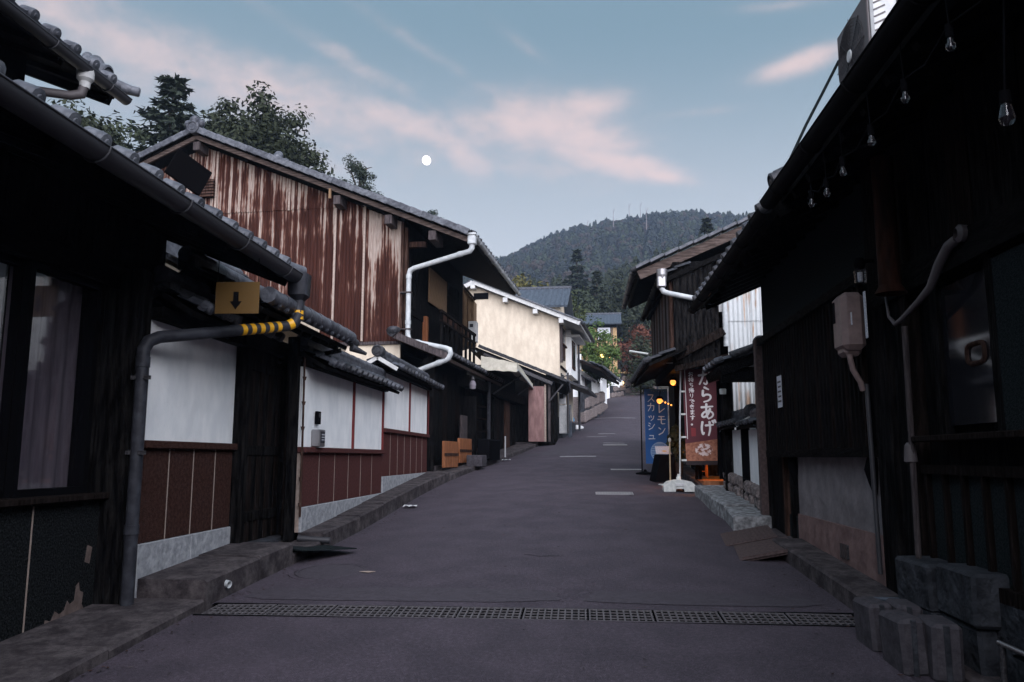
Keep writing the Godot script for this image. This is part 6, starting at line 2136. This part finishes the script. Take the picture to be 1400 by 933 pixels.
# ---- trees
func leafy(sd: int, clumps: int, per: int, r: float, hgt: float, leaf: float, csize: float) -> ArrayMesh:
	var g := RandomNumberGenerator.new()
	g.seed = sd
	var m := MB.new()
	for c in clumps:
		var dir := Vector3(g.randfn(), g.randfn() * .9, g.randfn()).normalized()
		var rr := pow(g.randf(), .45)
		var cc := Vector3(dir.x * r * rr, hgt * (.5 + .5 * dir.y * rr), dir.z * r * rr)
		cc *= 1.0 + .12 * sin(cc.x * 2.1 + sd) * cos(cc.z * 1.7)
		var cs := csize * g.randf_range(.6, 1.25)
		for i in per:
			var o := Vector3(g.randfn(), g.randfn() * .8, g.randfn()).normalized()
			var q := cc + o * cs * pow(g.randf(), .5) * Vector3(1, .75, 1).length() * .6
			var nn := (o + Vector3(0, .5, 0) + Vector3(g.randfn(), g.randfn(), g.randfn()) * .5).normalized()
			var x := nn.cross(Vector3(g.randfn(), g.randfn(), g.randfn())).normalized()
			var yv := nn.cross(x)
			var s := leaf * g.randf_range(.6, 1.3)
			m.raw(q + x * s, q + yv * s * .5, q - x * s, nn, nn, nn)
			m.raw(q - x * s, q - yv * s * .5, q + x * s, nn, nn, nn)
	return m.mesh()
func coniferous(sd: int, hgt: float, r: float, leaf: float, whorls: int, flat: float) -> ArrayMesh:
	var g := RandomNumberGenerator.new()
	g.seed = sd
	var m := MB.new()
	for w in whorls:
		var f := (w + g.randf() * .6) / whorls
		var y := hgt * (.12 + .88 * f)
		var reach := r * (1.0 - pow(f, 1.25)) * g.randf_range(.75, 1.15) + .12
		var nb := 7
		var a0 := g.randf() * TAU
		for b in nb:
			var a := a0 + TAU * b / nb + g.randf_range(-.3, .3)
			var dir := Vector3(cos(a), 0, sin(a))
			var rc := reach * g.randf_range(.65, 1.1)
			var n := int(rc / (leaf * .42)) + 4
			for i in n:
				var k := (i + g.randf()) / n
				for e in 3:
					var sidev := dir.cross(Vector3.UP) * g.randfn() * .2 * rc * (1.0 - k * .6)
					var q := dir * rc * k + sidev + Vector3(0, y + rc * (.16 * k * flat - .12 * k * k) + g.randfn() * .07, 0)
					var nn := (Vector3(0, 1, 0) + dir * .4 + Vector3(g.randfn(), g.randfn(), g.randfn()) * .4).normalized()
					var x := (dir + Vector3(g.randfn(), g.randfn() * .5, g.randfn()) * .5).normalized()
					x = (x - nn * nn.dot(x)).normalized()
					var yv := nn.cross(x)
					var s := leaf * g.randf_range(.6, 1.3)
					m.raw(q + x * s, q + yv * s * .3, q - x * s * .4, nn, nn, nn)
					m.raw(q - x * s * .4, q - yv * s * .3, q + x * s, nn, nn, nn)
	return m.mesh()
func tree(called: String, label: String, base: Vector3, top: float, crown: Mesh, crown_y: float, mt: Material, spread: float, scale := Vector3.ONE) -> void:
	var t := thing(called, label, "tree", base)
	t.rotation.y = base.x * 1.7
	var m := MB.new()
	var hgt := top - base.y
	m.tube([Vector3.ZERO, Vector3(.1, hgt * .4, .05), Vector3(-.05, hgt * .75, 0), Vector3(0, hgt * .95, 0)], [hgt * .018 + .06, hgt * .014 + .04, hgt * .008 + .02, .02], 7)
	for k in 9:
		var a := k * 2.4
		var s := crown_y - base.y + (hgt - (crown_y - base.y)) * (.02 + .09 * k)
		m.tube([Vector3(0, s * .92, 0), Vector3(cos(a) * spread * .45, s + spread * .25, sin(a) * spread * .45), Vector3(cos(a) * spread * .85, s + spread * .45, sin(a) * spread * .85)], [.07, .045, .015], 5)
	put(m, "trunk", M.bark, t)
	inst(crown, Transform3D(Basis.from_scale(scale), Vector3(0, crown_y - base.y, 0)), "crown", mt, t)
func trees() -> void:
	# behind the rusty house
	tree("fir_tree", "tall dark fir tree rising behind the rusty gable", P(-19.0, 2.4, 34), 19.5, coniferous(2, 10.5, 5.0, .34, 15, 2.6), 9.2, M.leaf_pine, 1.0)
	tree("broad_tree", "big rounded evergreen tree behind the rusty roof ridge", P(-16.4, 2.6, 37), 18.2, leafy(5, 420, 130, 3.4, 7.8, .145, 1.0), 11.0, M.leaf_dark, 2.2)
	tree("broad_tree", "small lighter green tree between the fir and the rounded evergreen", P(-17.6, 2.6, 35.5), 16.9, leafy(15, 80, 110, 1.7, 4.6, .12, .8), 12.2, M.leaf_green, 1.0)
	tree("thin_tree", "thin open tree beside the upper townhouse roof", P(-19.2, 2.2, 30), 15.2, leafy(6, 60, 90, 1.7, 4.0, .1, .6), 11.4, M.leaf_mid, 1.4)
	tree("thin_tree", "dark tree peeping out below the upper townhouse eave", P(-19.3, 2.2, 27.6), 14.4, leafy(7, 120, 100, 1.7, 3.6, .12, .7), 11.2, M.leaf_dark, 1.0)
	tree("pine_tree", "pine tree top behind the long rusty roof slope", P(-14.0, 3.0, 48), 21.0, leafy(9, 40, 120, 1.5, 4.2, .085, .48), 16.4, M.leaf_pine, 1.2)
	tree("pine_tree", "small pine tip showing over the far end of the rusty roof", P(-11.7, 4.0, 60), 20.6, leafy(10, 20, 100, 1.0, 2.2, .1, .5), 18.8, M.leaf_pine, .6)
	# up the valley
	var yel := leafy(21, 70, 36, 2.7, 6.0, .24, 1.0)
	var mid := leafy(22, 80, 36, 2.5, 7.0, .24, 1.0)
	var con := coniferous(23, 11.0, 2.7, .5, 16, .6)
	for q in [["maple_tree", "yellow-green tree next to the rusty eave above the cream roof", -6.6, 80, 20.6, yel, M.leaf_yellow, 1.05], ["maple_tree", "yellowish round tree over the cream house roof ridge", -3.6, 76, 18.6, yel, M.leaf_yellow, 1.1], ["maple_tree", "dull green round tree left of the blue-grey roof", -1.3, 72, 16.2, mid, M.leaf_green, .8], ["cedar_tree", "dark pointed cedar standing highest in the valley", -.4, 108, 30.4, con, M.leaf_pine, 1.15], ["cedar_tree", "dark cedar above the ochre house roof", 2.0, 96, 24.4, con, M.leaf_dark, 1.0], ["cedar_tree", "bushy dark cedar right of the ochre house roof", 4.4, 92, 21.6, mid, M.leaf_dark, 1.0], ["maple_tree", "yellow-green autumn tree behind the ochre house", 5.2, 95, 20.4, yel, M.leaf_yellow, .85], ["maple_tree", "green round tree behind the ochre house roof", .6, 92, 20.4, mid, M.leaf_mid, 1.0], ["cedar_tree", "dark cedar high on the slope beside the takeaway roof", 14.5, 90, 29.0, con, M.leaf_dark, 1.1], ["maple_tree", "dark green tree in the gap left of the takeaway eave", 6.9, 86, 18.2, mid, M.leaf_dark, 1.0]]:
		var g0 := minf(hill_h(q[2], q[3]), q[4] - 5.0)
		var ch: float = 6.6 * q[7] if q[5] != con else 11.0 * q[7]
		tree(q[0], q[1], P(q[2], g0, q[3]), q[4], q[5], maxf(q[4] - ch, g0), q[6], 1.8 * q[7], Vector3.ONE * q[7])
	tree("red_maple", "rusty red maple with spreading layers beside the ochre house", P(5.0, 6.6, 64), 11.9, leafy(25, 70, 40, 2.0, 4.6, .17, .8), 7.6, M.leaf_red, 1.4)
	tree("dark_tree", "dark tree below the red maple at the street bend", P(5.2, 6.4, 62), 10.2, leafy(26, 70, 40, 1.8, 4.0, .17, .8), 6.6, M.leaf_dark, 1.2)
	tree("garden_bush", "dense fresh green bush above the low white cottage", P(1.25, 5.0, 53), 10.0, leafy(27, 90, 55, 1.35, 4.2, .11, .55), 6.0, M.leaf_bush, .8)
	tree("garden_bush", "small yellow-green shrub over the white wall by the lamp", P(1.0, 5.4, 54.5), 7.9, leafy(28, 40, 40, .7, 1.6, .1, .35), 6.5, M.leaf_bush, .4)
	tree("garden_bush", "overhanging green shrub at the corner of the low white cottage", P(.75, 4.4, 47.0), 7.0, leafy(29, 36, 40, .5, 1.2, .08, .3), 5.8, M.leaf_green, .3)

# ---- small things
func small_things() -> void:
	# pale concrete blocks and dark stone trough by the right-hand wall
	var m: MB
	var blk := [[1.85, 5.5, .3, .3, .12, "pale concrete block standing at the end of the drain"], [2.02, 5.46, .3, .3, .12, "pale concrete block leaning between two others below the dark stone bench"], [1.87, 5.08, .32, .32, .12, "pale concrete block jutting out toward the road below the stone bench"], [2.03, 4.98, .32, .32, .13, "hollowed concrete block below the near corner of the stone bench"]]
	for i in blk.size():
		var q = blk[i]
		var o := thing("concrete_block", q[5], "concrete block", P(q[0], road_y(q[0], q[1]) - .02, q[1]), [.05, -.08, .04, -.1][i])
		m = MB.new()
		m.box(Vector3(0, q[3] / 2, 0), Vector3(q[4] * 1.25, q[3], q[2]), Basis(Vector3.BACK, [.05, -.03, .06, -.02][i]), .022)
		put(m, "block", M.block, o)
		m = MB.new()
		m.box(Vector3(-.004, q[3] * .5, q[2] / 2 - .006), Vector3(q[4] * .26, q[3] * .97, .02), Basis(), .004)
		put(m, "end_groove", M.darkstone, o)
	var t := thing("stone_bench", "dark squared stone blocks stacked as a bench by the black wall", "bench", P(2.3, .36, 5.12))
	for q in [[-.02, .28, .52, .5, .4, .04], [.0, .3, -.05, .52, .6, -.03], [.0, .0, .5, .46, .55, 0.0], [.02, .0, -.02, .46, .5, .05]]:
		m = MB.new()
		m.box(P(q[0], q[1] + .14, q[2]), Vector3(.26, .3, q[3]), Basis(Vector3.UP, q[5]) * Basis(Vector3.BACK, q[5] * .7), .02)
		put(m, "stone", M.darkstone, t)
	m = MB.new()
	m.tube([P(1.92, road_y(2, 5.9) + .2, 5.88), P(2.16, road_y(2, 5.9) + .2, 5.86)], .014, 8)
	solo(m, "green_tap", M.bluetile, "short teal pipe end sticking out beside the stone bench", "pipe")
	# folded trolley
	var c := thing("hand_trolley", "low black metal trolley frame with bright worn rails", "trolley", P(2.16, .3, 4.2))
	for x in [0.0, .26]:
		m = MB.new()
		m.tube([P(x, .34, .36), P(x, .34, -1.0)], .014, 8)
		put(m, "rail", M.steel, c)
	for q in [[0.0, .33], [.26, .33], [0.0, -.9], [.26, -.9]]:
		m = MB.new()
		m.tube([P(q[0], .34, q[1]), P(q[0], 0.0, q[1] + .02)], .016, 8)
		put(m, "leg", M.iron, c)
	m = MB.new()
	m.box(P(.13, .3, -.3), Vector3(.24, .012, 1.1))
	put(m, "deck", M.black, c)
	# steel ramps on the kerb
	for i in 2:
		var r := thing("kerb_ramp", ["nearer smooth reddish steel plate bridging the kerb", "ribbed reddish steel plate bridging the kerb before the white wall"][i], "ramp", P(1.86, road_y(1.85, 8.65 + .8 * i) + .075, 8.66 + .82 * i), [-.12, -.1][i])
		m = MB.new()
		m.box(Vector3.ZERO, Vector3(.56, .012, .78), Basis(Vector3.BACK, .2) * Basis(Vector3.RIGHT, .075), .003)
		put(m, "plate", M.platered, r)
		m = MB.new()
		if i == 1:
			for k in 11:
				m.box(Basis(Vector3.BACK, .2) * Vector3(-.24 + k * .048, .01, 0), Vector3(.012, .008, .74), Basis(Vector3.BACK, .2) * Basis(Vector3.RIGHT, .075))
		else:
			m.box(Basis(Vector3.BACK, .2) * Vector3(.0, -.03, .36), Vector3(.5, .05, .02), Basis(Vector3.BACK, .2))
		put(m, "ribs" if i == 1 else "lip", M.platered, r)
	# litter
	m = MB.new()
	m.ball(P(-.25, road_y(-.2, 37) + .05, 37.0), Vector3(.34, .13, .2), 12)
	m.ball(P(-.42, road_y(-.2, 37) + .1, 37.1), Vector3(.16, .14, .15), 10)
	solo(m, "white_bag", M.bag, "crumpled white plastic bag lying at the left kerb", "bag")
	m = MB.new()
	m.ball(P(-.62, road_y(-.4, 40) + .2, 39.2), Vector3(.26, .16, .2), 10)
	m.ball(P(-.5, road_y(-.4, 40) + .28, 39.2), Vector3(.12, .1, .1), 8)
	solo(m, "blue_bag", M.bluebag, "bright blue bag beside the white plastic bag", "bag")
	for q in [[-2.6, 12.1, .2, "crumpled scrap of white paper at the left kerb"], [-1.95, 20.6, .22, "small white rag in the gutter below the awning"]]:
		m = MB.new()
		var g := []
		for i in 4:
			var row := []
			for j in 5:
				row.append(P(q[0] + (j - 2) * q[2] * .25, road_y(q[0], q[1]) + .015 + .03 * absf(sin(i * 2.3 + j * 1.7)), q[1] + (i - 1.5) * q[2] * .3))
			g.append(row)
		m.grid(g)
		solo(m, "paper_scrap", M.bag, q[3], "litter")
	m = MB.new()
	m.extrude(PackedVector2Array([Vector2(-.07, 0), Vector2(0, .03), Vector2(.08, .01), Vector2(.02, -.03)]), .004, Transform3D(Basis(Vector3.RIGHT, -PI / 2 + .07), P(-2.0, road_y(-2, 7.45) + .012, 7.45)))
	solo(m, "fallen_leaf", M.joint, "single pale dry leaf lying on the road near the manhole", "leaf")
	# lamps lit along the upper street
	var warm := Color(1.0, .8, .5)
	for q in [[P(1.72, 7.55, 59.6), "round lit gate lamp between the white wall pieces", .16], [P(1.35, 8.15, 52.0), "lit yellow street lamp in front of the green bush", .13], [P(2.75, 11.6, 80.4), "small lit lamp on the ochre house wall", .13], [P(3.15, 7.35, 62.6), "square lit lamp at the notch of the broad white wall", .16]]:
		var o := thing("street_lamp", q[1], "lamp", q[0])
		m = MB.new()
		m.ball(Vector3.ZERO, Vector3(q[2], q[2] * .9, q[2]), 12)
		put(m, "globe", glow(warm, 1.6), o)
		m = MB.new()
		m.tube([Vector3(0, -q[2] * .8, 0), Vector3(0, -q[2] * .8 - .5, -.05)], .03, 6)
		put(m, "stem", M.iron, o)
		lamp(q[0] + Vector3(0, 0, q[2] * 1.3), warm, .12, .1)
	# moon, a day or two past full
	m = MB.new()
	m.ball(Vector3.ZERO, Vector3(20.5, 22.0, 20.5), 24)
	var mo := put(m, "sky_moon", glow(Color(1, .97, .94), .8))
	var az := deg_to_rad(-11.4)
	var el := deg_to_rad(20.95)
	mo.position = Vector3(cos(el) * sin(az), sin(el), -cos(el) * cos(az)) * 3800.0 + Vector3(0, 1.6, 0)
	mo.rotation.z = .35
	tag(mo, "almost full white moon above the rusty roof", "moon")
